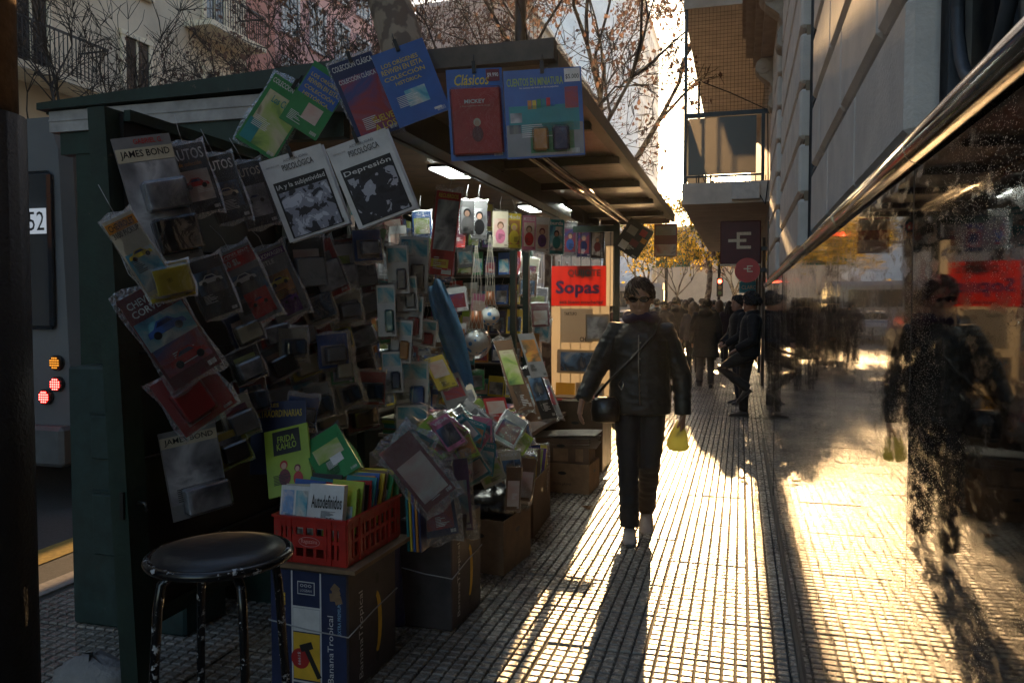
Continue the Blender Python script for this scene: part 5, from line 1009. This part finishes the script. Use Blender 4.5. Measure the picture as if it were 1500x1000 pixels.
# --- posters on the far wing (thin paper lets the low sun through)
def paper(name, col):
    m, t, p = nodes_of(name); out = t.nodes['Material Output']; p.inputs['Base Color'].default_value = (*col, 1); p.inputs['Roughness'].default_value = .6
    d = t.nodes.new('ShaderNodeBsdfTranslucent'); d.inputs[0].default_value = (*col, 1); mx = t.nodes.new('ShaderNodeMixShader'); mx.inputs[0].default_value = .55
    lk(t, p.outputs[0], mx.inputs[1]); lk(t, d.outputs[0], mx.inputs[2]); lk(t, mx.outputs[0], out.inputs[0]); return m
M_por = paper('red_poster_paper', (.2, .009, .006)); M_ppw = paper('thin_white_paper', (.42, .39, .34)); M_ppg = paper('grey_newsprint', (.26, .24, .21))
def poster(x0, y0, x1, y1, m, label, Y=7.86, dy=0, texts=(), pic=None):
    a, b_ = onY(x0, y0, Y - dy), onY(x1, y1, Y - dy); w_, h_ = b_.x - a.x, a.z - b_.z; c = (a + b_) / 2
    o = tag(empty('poster', M=frame(c, (0, -1, 0), R(rnd.uniform(-1, 1)))), label, 'poster'); q = MB(); q.grid(lambda u, v: ((u - .5) * w_, (v - .5) * h_, .003 * math.sin(6 * u + 3 * v)), 6, 6); q.build('sheet', m, o)
    for (tx, mt, x, y, ww, hh) in texts: text(o, tx, mt, x * w_, y * h_, ww * w_, hh * h_, .006, bold=.03)
    if pic is not None: q = MB(); q.box((0, 0, .006), (w_ * .85, h_ * .8, .0008)); q.build('picture', ART[pic], o)
    return o
poster(808, 390, 888, 448, M_por, 'orange-red poster with dark blue lettering glowing in the sun', texts=(('QUIJOTE', M_blk, .1, .3, .6, .22), ('Sopas', P('navy'), -.02, -.08, .8, .42), ('está bueno escucharlas!', M_blk, .05, -.4, .8, .1)))
poster(888, 360, 900, 448, M_ppg, 'narrow grey notice at the outer edge of the papered wing')
poster(822, 452, 868, 502, M_ppw, 'white sheet with line drawings below the orange poster', dy=.01, texts=(('TARTUFO', M_blk, -.2, .35, .4, .1), ('CHA', M_blk, .25, -.4, .3, .14)))
poster(858, 460, 893, 500, M_ppg, 'grey picture sheet beside the line drawings', dy=.02, pic=6)
poster(816, 512, 888, 548, M_ppg, 'row of old grey photographs low on the papered wing', dy=.01, pic=1); poster(814, 560, 842, 606, paper('ochre_paper', (.45, .3, .05)), 'ochre sheet at the foot of the papered wing'); poster(843, 560, 885, 606, M_ppg, 'dark sheet beside the ochre one', dy=.01, pic=6)
poster(808, 448, 893, 612, paper('backing_paper', (.2, .18, .15)), 'plain backing paper behind the lower sheets of the wing', dy=-.012)
for i in range(9):
    px, py = 783 + rnd.uniform(-12, 14), 395 + 22 * i; c = onY(px, py, 7.78 - .02 * (i % 2)); s = pxs(c)
    goods('wrapped_toy', 'clear-wrapped %s trinket hanging beside the orange poster' % ('cream', 'brown', 'grey', 'maroon', 'white', 'orange', 'black', 'pink', 'yellow')[i], 'toy', c, (.1, -1, 0), 26 * s, 34 * s, rnd.uniform(-8, 8), back=('cream', 'brown', 'grey', 'maroon', 'white', 'orange', 'black', 'pink', 'yellow')[i], pic=i % 7, bag=.5, group='wrapped trinkets on the far wing')
# two cards hanging from the far end of the awning
for i, (px, py, w_, h_, a, lab) in enumerate(((928, 350, 40, 48, -33, 'tilted dark sheet of small book covers hanging from the awning end'), (975, 352, 33, 48, 0, 'upright dim red sheet hanging from the awning end'))):
    c = onX(px, py, -.98 + .12 * i); s = pxs(c); goods('display_sheet', lab, 'display board', c, (.1, -1, 0), w_ * s, h_ * s, a, back=('black', 'maroon')[i], extra=(('patch', 'red', (.2, .3, .25, .2), 0), ('patch', 'white', (-.2, -.3, .3, .25), 0), ('patch', 'orange', (.35, .1, .2, .15), 0), ('patch', 'grey', (-.2, .2, .35, .25), 0), ('patch', 'maroon', (.1, -.1, .3, .2), 0)) if i == 0 else (('art', 3, (0, -.3, .9, .35), 0), ('patch', 'grey', (0, .3, .9, .3), 0)), clip=True)

# more wrapped stock crammed into the opening and along the door
for i in range(70):
    px = rnd.uniform(560, 755); py = rnd.uniform(300, 590); cl = rnd.choice(('red', 'cream', 'grey', 'blue', 'yellow', 'white', 'teal', 'brown', 'maroon', 'black', 'green', 'pink')); X = rnd.uniform(-2.75, -2.2); c = onX(px, py, X)
    if c.y > 7.6 or c.z < .6: continue
    s = pxs(c); goods('wrapped_packet', 'wrapped %s packet hung deep inside the stall, %s' % (cl, 'high under the ceiling' if py < 370 else ('at counter height' if py > 510 else 'midway up')), 'packet', c, (.35, -.93, 0), rnd.uniform(20, 30) * s, rnd.uniform(28, 46) * s, rnd.uniform(-8, 8), back=cl, pic=rnd.randrange(7), picbox=(0, -.05, .8, .6), bag=rnd.choice((.25, .4, .6)), group='packets hung inside the stall')
for i in range(16):
    px = rnd.uniform(420, 548); py = rnd.uniform(350, 620); cl = rnd.choice(('red', 'white', 'cream', 'blue', 'yellow', 'green')); c = onX(px, py, -2.0 + rnd.uniform(0, .12)); s = pxs(c)
    o = goods('clear_pouch', 'bulging clear pouch with a %s toy on the door, %s' % (cl, 'upper bunch' if py < 440 else ('middle bunch' if py < 530 else 'lower bunch')), 'toy', c, DN, rnd.uniform(36, 48) * s, rnd.uniform(38, 52) * s, rnd.uniform(-15, 20), back=cl, t=.003, pic=6, blister=((0, -.1, .6, .4, .04, rnd.choice(('grey', 'cream', 6, 1))),), group='clear pouches on the door')
    bm_ = BAGS[i % 5].copy(); bm_.materials.clear(); bm_.materials.append(M_film2); link('bag', bm_, o, Matrix.Diagonal((40 * s * 1.1, 46 * s * 1.1, .13, 1)))
M_fall = leafmat('fallen_leaf_brown', (.2, .1, .04))
for i, (px, py) in enumerate(((1089, 702), (742, 770), (860, 745))):
    c = onZ(px, py, .004); r_ = random.Random(i); q = MB(); pts = [(0, 0, .004)] + [((.03 + .02 * (k % 2)) * math.cos(k * 6.283 / 10), (.03 + .02 * (k % 2)) * math.sin(k * 6.283 / 10), .006 + .02 * r_.random()) for k in range(10)]
    q.add(pts, [(0, 1 + k, 1 + (k + 1) % 10) for k in range(10)]); q.tube([(0, 0, .004), (-.05, .01, .006)], .0015, 4)
    tag(q.build('fallen_leaf', M_fall, None, Matrix.Translation(c) @ Matrix.Rotation(r_.uniform(0, 6), 4, 'Z')), 'dry brown leaf lying on the tiled pavement', 'leaf', 'dry leaves on the pavement')

for i in range(22):
    px = 655 + 118 * rnd.random(); py = 628 + 95 * rnd.random() * (1 - abs(px - 715) / 140); cl = rnd.choice(('red', 'cream', 'blue', 'white', 'teal', 'lime', 'brown', 'orange', 'pink', 'yellow')); c = onX(px, py, -1.28 - .12 * rnd.random()); s = pxs(c)
    goods('loose_magazine', '%s magazine heaped over the cartons below the counter%s' % (cl, ', upper layer' if py < 665 else ''), 'magazine', c, (.5, -.8, .5), rnd.uniform(28, 40) * s, rnd.uniform(38, 54) * s, rnd.uniform(-40, 40), rnd.uniform(-30, 5), back=cl, pic=rnd.randrange(7), picbox=(0, -.08, .85, .6), bag=rnd.choice((False, .15, .3)), title=rnd.choice(('VIDA', 'HOY', 'COCINA', 'DEPORTE', None)), group='magazines heaped below the counter')
# ================================================================ PEOPLE
def remeshed(b, name, mt, parent, vox=0.012, smooth=5, M=None, fold=0):
    me = b.mesh(name, mt); o = bpy.data.objects.new(name, me); C.objects.link(o)
    md = o.modifiers.new('r', 'REMESH'); md.mode = 'VOXEL'; md.voxel_size = vox; md.use_smooth_shade = True
    s = o.modifiers.new('s', 'SMOOTH'); s.factor = .5; s.iterations = smooth
    dg = bpy.context.evaluated_depsgraph_get(); m2 = bpy.data.meshes.new_from_object(o.evaluated_get(dg)); bpy.data.objects.remove(o); bpy.data.meshes.remove(me)
    m2.name = name
    if fold:
        from mathutils import noise
        nrm = [v.normal.copy() for v in m2.vertices]
        for v, n in zip(m2.vertices, nrm):
            p = v.co; a = noise.noise(V(p.x * 6, p.y * 6, p.z * 22)); c_ = noise.noise(V(p.x * 17 + 5, p.y * 17, p.z * 30)); v.co = p + n * fold * (1.0 * (1 - 2 * abs(a)) + .5 * c_)
    if not m2.materials: m2.materials.append(mt)
    return link(name, m2, parent, M)
def ringz(cx, cy, z, rx, ry, n=18, p=2.4):
    out = []
    for k in range(n):
        a = 2 * math.pi * k / n; c, s = math.cos(a), math.sin(a)
        out.append(Vector((cx + rx * abs(c) ** (2 / p) * (1 if c > 0 else -1), cy + ry * abs(s) ** (2 / p) * (1 if s > 0 else -1), z)))
    return out
def V(*a): return Vector(a)
def lerp(a, b, t): return a + (b - a) * t
def hand(b, wrist, direc, up, s=1.0, curl=.5, fing=True):
    d = Vector(direc).normalized(); u = (Vector(up) - d * d.dot(Vector(up))).normalized(); w_ = d.cross(u)   # w_: across the knuckles, u: back of hand
    b.loft([[wrist + d * t * s + w_ * math.cos(a) * rx * s + u * math.sin(a) * ry * s for a in [2 * math.pi * k / 10 for k in range(10)]] for t, rx, ry in ((-.02, .024, .02), (.0, .026, .02), (.04, .038, .018), (.085, .04, .016), (.095, .034, .012))])
    if not fing: return
    for i, L in enumerate((.068, .078, .072, .056)):
        p = wrist + d * .085 * s + w_ * (.03 - .02 * i) * s; pts = [p]; dd = d.copy()
        for seg in range(3):
            dd = (dd * math.cos(curl) - u * math.sin(curl)).normalized(); p = p + dd * L * s * (.42, .33, .25)[seg]; pts.append(p)
        b.tube(pts, [.0095 * s, .0092 * s, .0085 * s, .007 * s], 8)
    p = wrist + d * .02 * s + w_ * .03 * s; dd = (d + w_ * .9 - u * .3).normalized(); q = p + dd * .042 * s; r2 = q + (d + w_ * .25 - u * .4).normalized() * .035 * s
    b.tube([p - dd * .01, p, q, r2], [.012 * s, .0125 * s, .011 * s, .008 * s], 8)
def head(b, c, s, turn, nod):
    """skull, jaw, nose, ears, neck stub; c = centre, faces -y before turn"""
    M = Matrix.Rotation(turn, 3, 'Z') @ Matrix.Rotation(nod, 3, 'X')
    def T(x, y, z): return c + M @ Vector((x * s, y * s, z * s))
    rings = []
    for z, rx, ry, cy in ((-.118, .03, .03, -.045), (-.108, .044, .048, -.035), (-.085, .056, .068, -.02), (-.05, .066, .084, -.004), (-.01, .073, .093, .004), (.03, .076, .098, .008), (.07, .07, .09, .012), (.098, .05, .066, .014), (.112, .022, .03, .014)):
        rings.append([T(rx * math.cos(2 * math.pi * k / 18), cy + ry * math.sin(2 * math.pi * k / 18), z) for k in range(18)])
    b.loft(rings)
    b.loft([[T(x * .8, -.082 + y, z) for x, y in ((-w_, .012), (0, -d_), (w_, .012))] for z, w_, d_ in ((.018, .008, .008), (-.005, .011, .02), (-.03, .017, .034), (-.04, .018, .026), (-.046, .012, .012))])
    for sx in (-1, 1):
        b.loft([[T(sx * (.072 + x), .012 + .018 * math.cos(a), -.012 + .03 * math.sin(a)) for a in [2 * math.pi * k / 8 for k in range(8)]] for x in (0, .016)])
        b.ell(T(sx * .03, -.076, -.026), (.02 * s, .014 * s, .016 * s), 8, 6)
        b.ell(T(sx * .03, -.083, .03), (.022 * s, .01 * s, .007 * s), 8, 6)
    b.ell(T(0, -.083, -.068), (.026 * s, .012 * s, .006 * s), 10, 6); b.ell(T(0, -.082, -.08), (.022 * s, .013 * s, .007 * s), 10, 6); b.ell(T(0, -.068, -.104), (.024 * s, .02 * s, .016 * s), 10, 6)
    return T
SKIN = mat('skin', (.34, .19, .13), .5, var=.12, scale=30)
def sheen(m, c, wgt):
    p = m.node_tree.nodes['Principled BSDF']; p.inputs['Sheen Weight'].default_value = wgt; p.inputs['Sheen Tint'].default_value = (*c, 1); p.inputs['Sheen Roughness'].default_value = .35
def hairmat(name, c): 
    m = mat(name, c, .38, var=.5, scale=70, bump=.9, bscale=110); sheen(m, (1, .6, .35), .15); return m
def cloth(name, c, quilt=False, rough=.75):
    m = mat(name, c, rough, var=.22, scale=12, bump=.25, bscale=160); sheen(m, (1, .85, .7), .22)
    if quilt:
        t = m.node_tree; p = t.nodes['Principled BSDF']; tc = t.nodes.new('ShaderNodeTexCoord'); wv = t.nodes.new('ShaderNodeTexWave'); wv.bands_direction = 'DIAGONAL'; wv.inputs['Scale'].default_value = 7; wv.inputs['Distortion'].default_value = 3; wv.inputs['Detail'].default_value = 2
        lk(t, tc.outputs['Object'], wv.inputs['Vector']); bp = t.nodes.new('ShaderNodeBump'); bp.inputs['Strength'].default_value = .3; bp.inputs['Distance'].default_value = .006
        lk(t, wv.outputs['Fac'], bp.inputs['Height']); lk(t, bp.outputs[0], p.inputs['Normal'])
    return m
def person(label, loc, rz, H=1.7, pelvis=None, chest=None, headc=None, arms=None, legs=None, hem=.46, coat=(.015, .015, .016), pants=(.02, .02, .025), shoe=(.05, .045, .045), hair=(.015, .01, .008), hairlen=0.0, width=1.0, vox=.014, quilt=False, turn=0, nod=0, group=None, fingers=False, curly=False, skirt=1.0, hood=False):
    """joints in metres for a 1.7 m figure facing -y, feet at z = 0; arms/legs: (shoulder/hip given by default, elbow, wrist, hand dir) and (knee, ankle, toe dir)"""
    k = H / 1.7; t = tag(empty('person', M=Matrix.Translation(loc) @ Matrix.Rotation(rz, 4, 'Z')), label, 'person', group)
    pel = pelvis or V(0, 0, .9); che = chest or V(0, 0, 1.3); hc = headc or (che + V(0, -.03, .265))
    arms = arms or ((V(-.24, .02, 1.08), V(-.25, -.06, .86), V(0, -.1, -1)), (V(.24, .02, 1.08), V(.25, -.06, .86), V(0, -.1, -1)))
    legs = legs or ((V(-.09, 0, .5), V(-.09, .05, .08)), (V(.09, 0, .5), V(.09, .05, .08)))
    S = lambda v: Vector(v) * k
    up = (che - pel).normalized(); sh = [che + V(-.165 * width, .01, .055), che + V(.165 * width, .01, .055)]; hip = [pel + V(-.085, 0, 0), pel + V(.085, 0, 0)]
    # body: one continuous skin surface under the clothes
    b = MB(); T = head(b, S(hc), k * 1.0, turn, nod)
    b.tube([S(che + V(0, .01, -.05)), S(che + V(0, .015, .1)), S(lerp(che + V(0, .02, .1), hc, .75))], [.075 * k, .06 * k, .052 * k], 12)
    b.tube([S(pel), S(lerp(pel, che, .5)), S(che)], [.11 * k, .1 * k, .12 * k], 12, flat=(1.1, .75))
    for i in (0, 1):
        e, w_, hd = arms[i]; b.tube([S(che + V(0, 0, .03)), S(sh[i]), S(e), S(w_)], [.05 * k, .045 * k, .036 * k, .024 * k], 10); hand(b, S(w_), hd, V((-1, 1)[i], -.2, 0) if abs(hd[2]) > .5 else V(0, 0, 1), k, .35, fingers)
        kn, an = legs[i][:2]; b.tube([S(pel), S(hip[i]), S(kn), S(an)], [.08 * k, .07 * k, .05 * k, .035 * k], 10)
    remeshed(b, 'body', SKIN, t, vox * (.45 if fingers else .8), 3)
    # jacket
    b = MB(); hz = pel.z + (hem - .46) ; R_ = []
    low = V(pel.x, pel.y, hz - .06)
    for f, rx, ry in ((0, .2 * skirt, .15 * skirt), (.15, .2, .148), (.4, .192, .138), (.62, .198, .14), (.8, .195, .14), (.9, .165, .12), (.97, .115, .09), (1.03, .075, .07)):
        p = lerp(low, che + V(0, 0, .13), f); R_.append([S(q) for q in ringz(p.x, p.y, p.z, rx * width, ry * width)])
    b.loft(R_)
    for i in (0, 1):
        e, w_, hd = arms[i]; s0 = sh[i]; b.tube([S(che + V(0, 0, .04)), S(s0), S(lerp(s0, e, .5)), S(e), S(lerp(e, w_, .5)), S(lerp(e, w_, .98))], [.085 * k * width, .083 * k * width, .07 * k * width, .063 * k * width, .056 * k * width, .05 * k * width], 12)
    if hood: b.ell(S(che + V(0, .1, .13)), (.13 * k, .08 * k, .1 * k), 12, 8)
    else: b.tube([S(che + V(0, .01, .1)), S(che + V(0, .0, .17))], [.085 * k, .078 * k], 12)
    remeshed(b, 'jacket', cloth('jacket_cloth_%d' % len(bpy.data.materials), coat, quilt, .55 if quilt else .8), t, vox, 4, fold=.005)
    # trousers
    b = MB(); b.loft([[S(q) for q in ringz(pel.x, pel.y, z, rx, ry)] for z, rx, ry in ((pel.z - .1, .15, .11), (pel.z, .165, .125), (pel.z + .12, .155, .115))])
    for i in (0, 1):
        kn, an = legs[i][:2]; b.tube([S(pel + V(0, 0, .02)), S(hip[i] + V(0, 0, -.03)), S(lerp(hip[i], kn, .55)), S(kn), S(lerp(kn, an, .45)), S(an + V(0, 0, .0))], [.09 * k, .092 * k, .08 * k, .066 * k, .062 * k, .06 * k], 14)
    remeshed(b, 'trousers', cloth('trouser_cloth_%d' % len(bpy.data.materials), pants), t, vox, 4, fold=.006)
    # shoes
    for i in (0, 1):
        an = legs[i][1]; td = Vector(legs[i][2]) if len(legs[i]) > 2 else V(0, -1, 0); td.normalize(); base = an + V(0, 0, -.08); sd_ = V(-td.y, td.x, 0).normalized(); upv = sd_.cross(td) * (1 if sd_.cross(td).z > 0 else -1)
        rings = []
        for f, wd, ht in ((-.07, .026, .05), (-.055, .036, .085), (0, .038, .095), (.06, .042, .07), (.12, .047, .052), (.165, .04, .04), (.185, .02, .026)):
            p = base + td * f; rings.append([S(p + sd_ * wd * math.cos(a) + upv * (ht / 2 + ht / 2 * math.sin(a) * (1 if math.sin(a) > 0 else 1))) for a in [2 * math.pi * q / 12 for q in range(12)]])
        b = MB(); b.loft(rings); so = b.build('shoe', cloth('shoe_%d' % len(bpy.data.materials), shoe, rough=.5), t)
        b = MB(); b.loft([[S(base + td * f + sd_ * wd * math.cos(a) * 1.05 + upv * (.008 + .009 * math.sin(a))) for a in [2 * math.pi * q / 10 for q in range(10)]] for f, wd in ((-.072, .028), (-.05, .04), (.06, .045), (.13, .05), (.19, .02))]); b.build('sole', paint((.1, .095, .09), .7), so)
    # hair
    b = MB(); r = random.Random(int(abs(loc[0]) * 991 + abs(loc[1]) * 77))
    def hp(th, ph, rr): return T(.086 * rr * math.sin(ph) * math.cos(th), .016 + .106 * rr * math.sin(ph) * math.sin(th), .02 + .104 * rr * math.cos(ph))
    rings = []
    for ip in range(9):
        ph = .06 + 2.15 * ip / 8; ring = []
        for it in range(22):
            th = 2 * math.pi * it / 22; front = max(0, -math.sin(th)); cut = 2.15 - 1.12 * front ** 1.2 ; p2 = min(ph, cut) ; rr = 1.06 + r.uniform(-.035, .035) * (3 if curly else 1) + (.14 if curly else 0); ring.append(hp(th, p2, rr if ph <= cut else .93))
        rings.append(ring)
    b.loft(rings, smooth=True)
    if curly:
        for q in range(150):
            th = r.uniform(0, 6.28); ph = r.uniform(.05, 2.0 - 1.0 * max(0, -math.sin(th))); c_ = hp(th, ph, 1.12 + r.uniform(-.03, .12)); b.ell(c_, (r.uniform(.014, .024),) * 3, 7, 5)
    if hairlen:
        for q in range(26):
            th = math.pi * (.02 + .96 * q / 25); p0 = hp(th, 1.2, 1.05); b.tube([p0, p0 + V(r.uniform(-.015, .015), .015, -.1 * hairlen) * k, p0 + V(r.uniform(-.03, .03), .03, -.22 * hairlen) * k, p0 + V(r.uniform(-.04, .04), .035, -.34 * hairlen) * k], [.024, .026, .02, .006], 6)
    else:
        for q in range(130):
            th = r.uniform(0, 6.28); ph = r.uniform(.1, 1.6 - .6 * max(0, -math.sin(th))); p0 = hp(th, ph, 1.05); p1 = hp(th + .25, ph + .22, 1.12 + (.12 if curly else 0)); b.tube([p0, p1, hp(th + .4, ph + .4, 1.06)], [.009, .008, .002], 5)
    b.build('hair', hairmat('hair_%d' % len(bpy.data.materials), hair), t)
    return t, T
# the walker in sunglasses
SW = .00439 * 1.0
wk, T = person('person in sunglasses and dark quilted jacket walking with a yellow-green bag', (-.62, 5.15, 0), R(6.9), 1.68, pelvis=V(0, .02, .9), chest=V(0, 0, 1.26), headc=V(-.005, -.05, 1.545), width=1.0, quilt=True, vox=.009, fingers=True, nod=R(12), turn=R(-4), hem=.42,
    arms=((V(-.295, .0, 1.05), V(-.37, -.1, .885), V(-.15, -.25, -.9)), (V(.27, .03, 1.03), V(.275, .0, .79), V(-.05, -.1, -1))), legs=((V(-.07, -.1, .49), V(-.06, -.13, .085)), (V(.065, -.06, .47), V(.05, .2, .12), V(0, -.9, -.35))),
    coat=(.011, .012, .012), pants=(.014, .013, .014), shoe=(.3, .26, .25), hair=(.035, .016, .01))
b = MB(); s_ = .988
for sx in (-1, 1):
    b.loft([[T(sx * (.034 + .031 * math.cos(a)), -.098 + d_ + .014 * abs(math.cos(a)) * (1 if sx * math.cos(a) * sx > 0 else .2), .012 + .019 * math.sin(a)) for a in [2 * math.pi * q / 16 for q in range(16)]] for d_ in (0, .006)]); b.tube([T(sx * .062, -.088, .016), T(sx * .079, -.03, .014), T(sx * .08, .02, .006)], .0035, 6)
b.tube([T(-.01, -.1, .018), T(.01, -.1, .018)], .003, 6); b.build('sunglasses', mat('sunglass_lens', (.004, .004, .005), .06, spec=.8), wk)
b = MB(); b.tube([V(.0 + .085 * math.cos(a), -.0 + .085 * math.sin(a), 1.405 + .012 * math.sin(3 * a)) for a in [2 * math.pi * q / 20 for q in range(21)]], .034, 8); b.build('scarf', cloth('purple_scarf', (.03, .012, .04)), wk)
b = MB(); b.tube([V(0, -.165, .86), V(-.01, -.172, 1.1), V(-.01, -.16, 1.3)], .004, 5)
for z in (.95, 1.05, 1.15, 1.25): b.ell((0, -.175, z), (.006, .005, .006), 8, 5)
b.build('zip', mat('zip_metal', (.25, .24, .22), .35, metal=1), wk)
def tops(o, label, cat): return tag(o, label, cat)
WM = wk.matrix_world.copy()
b = MB(); b.loft([[V(-.215 + rx * math.cos(a), -.15 + .05 * math.sin(a) * f2, z) for a in [2 * math.pi * q / 16 for q in range(16)]] for z, rx, f2 in ((.745, .055, .5), (.755, .085, .9), (.82, .092, 1), (.88, .085, .8), (.905, .06, .4))])
bg_ = b.build('shoulder_bag', mat('black_leather', (.008, .008, .009), .3, bump=.2), None, WM); tag(bg_, 'small black shoulder bag at the walker\'s hip', 'bag')
b = MB(); b.tube([V(-.28, -.13, .9), V(-.2, -.165, 1.0), V(-.05, -.172, 1.15), V(.09, -.15, 1.3), V(.13, -.08, 1.4), V(.12, .05, 1.41)], .009, 6, flat=(1, .4)); b.build('strap', M_black, bg_)
b = MB(); b.tube([V(-.135, -.19, .99), V(-.115, -.195, 1.02), V(-.1, -.19, .99), V(-.115, -.19, .955), V(-.135, -.19, .99)], .004, 5); b.build('buckle', M_steel, bg_)
b = MB(); rr = random.Random(4); rings = []
for z, rx in ((.745, .01), (.72, .024), (.68, .046), (.63, .062), (.585, .066), (.56, .05), (.55, .02)): rings.append([V(.215 + rx * math.cos(a) * (1 + rr.uniform(-.2, .2)), -.02 + .55 * rx * math.sin(a) * (1 + rr.uniform(-.12, .12)), z) for a in [2 * math.pi * q / 14 for q in range(14)]])
b.loft(rings); m = leafmat('yellow_green_plastic', (.46, .49, .22)); tag(b.build('carrier_bag', m, None, WM @ Matrix.Translation((.03, 0, 0))), 'translucent yellow-green carrier bag in the walker\'s hand', 'bag')
# leaning against the wall
person('curly-haired person in dark jacket leaning on the wall with one knee bent', (.05, 11.0, 0), R(-90), 1.7, pelvis=V(0, .05, .88), chest=V(0, .1, 1.26), headc=V(0, .07, 1.53), turn=R(-25), arms=((V(-.24, .1, 1.04), V(-.23, -.06, .86), V(0, -.4, -.9)), (V(.24, .1, 1.04), V(.2, -.1, .92), V(0, -.8, -.5))), legs=((V(-.09, 0, .47), V(-.09, 0, .085)), (V(.09, -.29, .66), V(.09, .06, .4), V(0, -.75, -.65))), coat=(.012, .012, .014), pants=(.035, .03, .027), shoe=(.06, .045, .035), hair=(.008, .007, .007), curly=True, fingers=True, vox=.012)
person('person in black coat standing behind the one leaning on the wall', (-.02, 12.6, 0), R(-70), 1.66, coat=(.01, .01, .011), pants=(.02, .022, .03), arms=((V(-.23, -.06, 1.08), V(-.1, -.24, .95), V(.5, -.5, -.4)), (V(.23, -.06, 1.08), V(.1, -.24, .93), V(-.4, -.6, -.4))), hair=(.01, .008, .007))
# walkers ahead
def stride(p, s=1): return ((V(-.085, -.1 * p * s, .5), V(-.085, (-.12 if p > 0 else .22) * s, .085 if p > 0 else .14)), (V(.085, .1 * p * s - .03, .5), V(.085, (.24 if p > 0 else -.12) * s, .15 if p > 0 else .085)))
person('person in long dark coat and scarf walking away in tall boots', (-.6, 14.7, 0), R(176), 1.64, coat=(.012, .011, .011), pants=(.045, .04, .042), shoe=(.015, .013, .012), hair=(.02, .013, .01), hem=.22, skirt=1.22, width=1.12, legs=stride(1), hood=True, group=None)
crowd = [(973, 18.5, 1.62, (.03, .028, .03), 0, (.02, .014, .01), 'short person in grey jacket at the kiosk side of the walkers'), (990, 19.5, 1.72, (.012, .014, .02), 0, (.012, .01, .008), 'person in navy hooded jacket walking away among the group'),
    (1004, 21, 1.68, (.02, .018, .02), .6, (.02, .013, .01), 'dark-haired person walking just ahead of the long-haired pair'), (1016, 16.8, 1.6, (.05, .045, .05), 1.2, (.16, .1, .05), 'person with long fair hair beside the dark coat'), (1012, 23, 1.74, (.015, .015, .018), 0, (.01, .009, .008), 'tall person in black further up the pavement'),
    (1028, 26, 1.76, (.02, .02, .022), 0, (.012, .01, .009), 'person in black near the crossing, behind the dark coat'), (1054, 22, 1.68, (.05, .04, .035), 1.0, (.15, .09, .05), 'fair-haired person in brown jacket past the dark coat'), (1064, 29, 1.66, (.03, .03, .034), 0, (.02, .015, .012), 'far person in slate jacket near the shop fronts'), (1074, 25, 1.62, (.02, .02, .03), 0, (.02, .014, .012), 'person in dark blue close to the shop fronts')]
for i, (px, Y, H, c, hl, hc, lab) in enumerate(crowd):
    p = onY(px, 450, Y); person(lab, (p.x, Y, 0), R(180 + rnd.uniform(-8, 8)), H, coat=c, pants=rnd.choice(((.02, .022, .03), (.03, .028, .026), (.015, .015, .016))), hair=hc, hairlen=hl, legs=stride((1, -1)[i % 2]), vox=.02, hood=(i == 1), group='pedestrians walking away')
for i, (px, Y, H, c, hl, hc, lab) in enumerate([(962, 21.5, 1.7, (.05, .05, .055), 0, (.02, .015, .01), 'person in pale grey coat by the kerb tree'), (982, 24, 1.66, (.09, .05, .04), .8, (.06, .03, .015), 'person in rust jacket with loose brown hair'), (997, 27, 1.74, (.03, .035, .05), 0, (.01, .01, .01), 'tall person in blue-grey jacket beyond the rust jacket'),
    (1036, 19.2, 1.7, (.025, .022, .02), .5, (.03, .018, .01), 'brown-haired person just past the long dark coat'), (1046, 28, 1.72, (.06, .055, .05), 0, (.02, .015, .012), 'person in stone-coloured coat near the traffic light'), (1068, 20.5, 1.64, (.04, .02, .022), 1.0, (.05, .03, .018), 'person in plum jacket with long brown hair')]):
    p = onY(px, 450, Y); person(lab, (p.x, Y, 0), R(180 + rnd.uniform(-10, 10)), H, coat=c, pants=rnd.choice(((.02, .022, .03), (.05, .045, .04), (.015, .015, .016))), hair=hc, hairlen=hl, legs=stride((1, -1)[i % 2]), vox=.02, group='pedestrians walking away')
person('person in rose hooded top with backpack straps walking by the kerb', (-2.2, 13.2, 0), R(178), 1.66, coat=(.16, .07, .06), pants=(.03, .03, .04), hair=(.02, .015, .012), legs=stride(-1), vox=.02, hood=True, group='pedestrians walking away')
# ---------------------------------------------------------------- sunlit air
hz = MB(); hz.bbox((-310, -110, -1.2), (310, 510, 50)); hm = bpy.data.materials.new('haze_air'); hm.use_nodes = True; ht = hm.node_tree; ht.nodes.clear()
ho = ht.nodes.new('ShaderNodeOutputMaterial'); hv = ht.nodes.new('ShaderNodeVolumePrincipled'); hv.inputs['Color'].default_value = (.95, .93, .9, 1); hv.inputs['Density'].default_value = 0.0004; hv.inputs['Anisotropy'].default_value = 0.6
ht.links.new(hv.outputs[0], ho.inputs['Volume']); hzo = hz.build('haze', hm); hzo['kind'] = 'stuff'
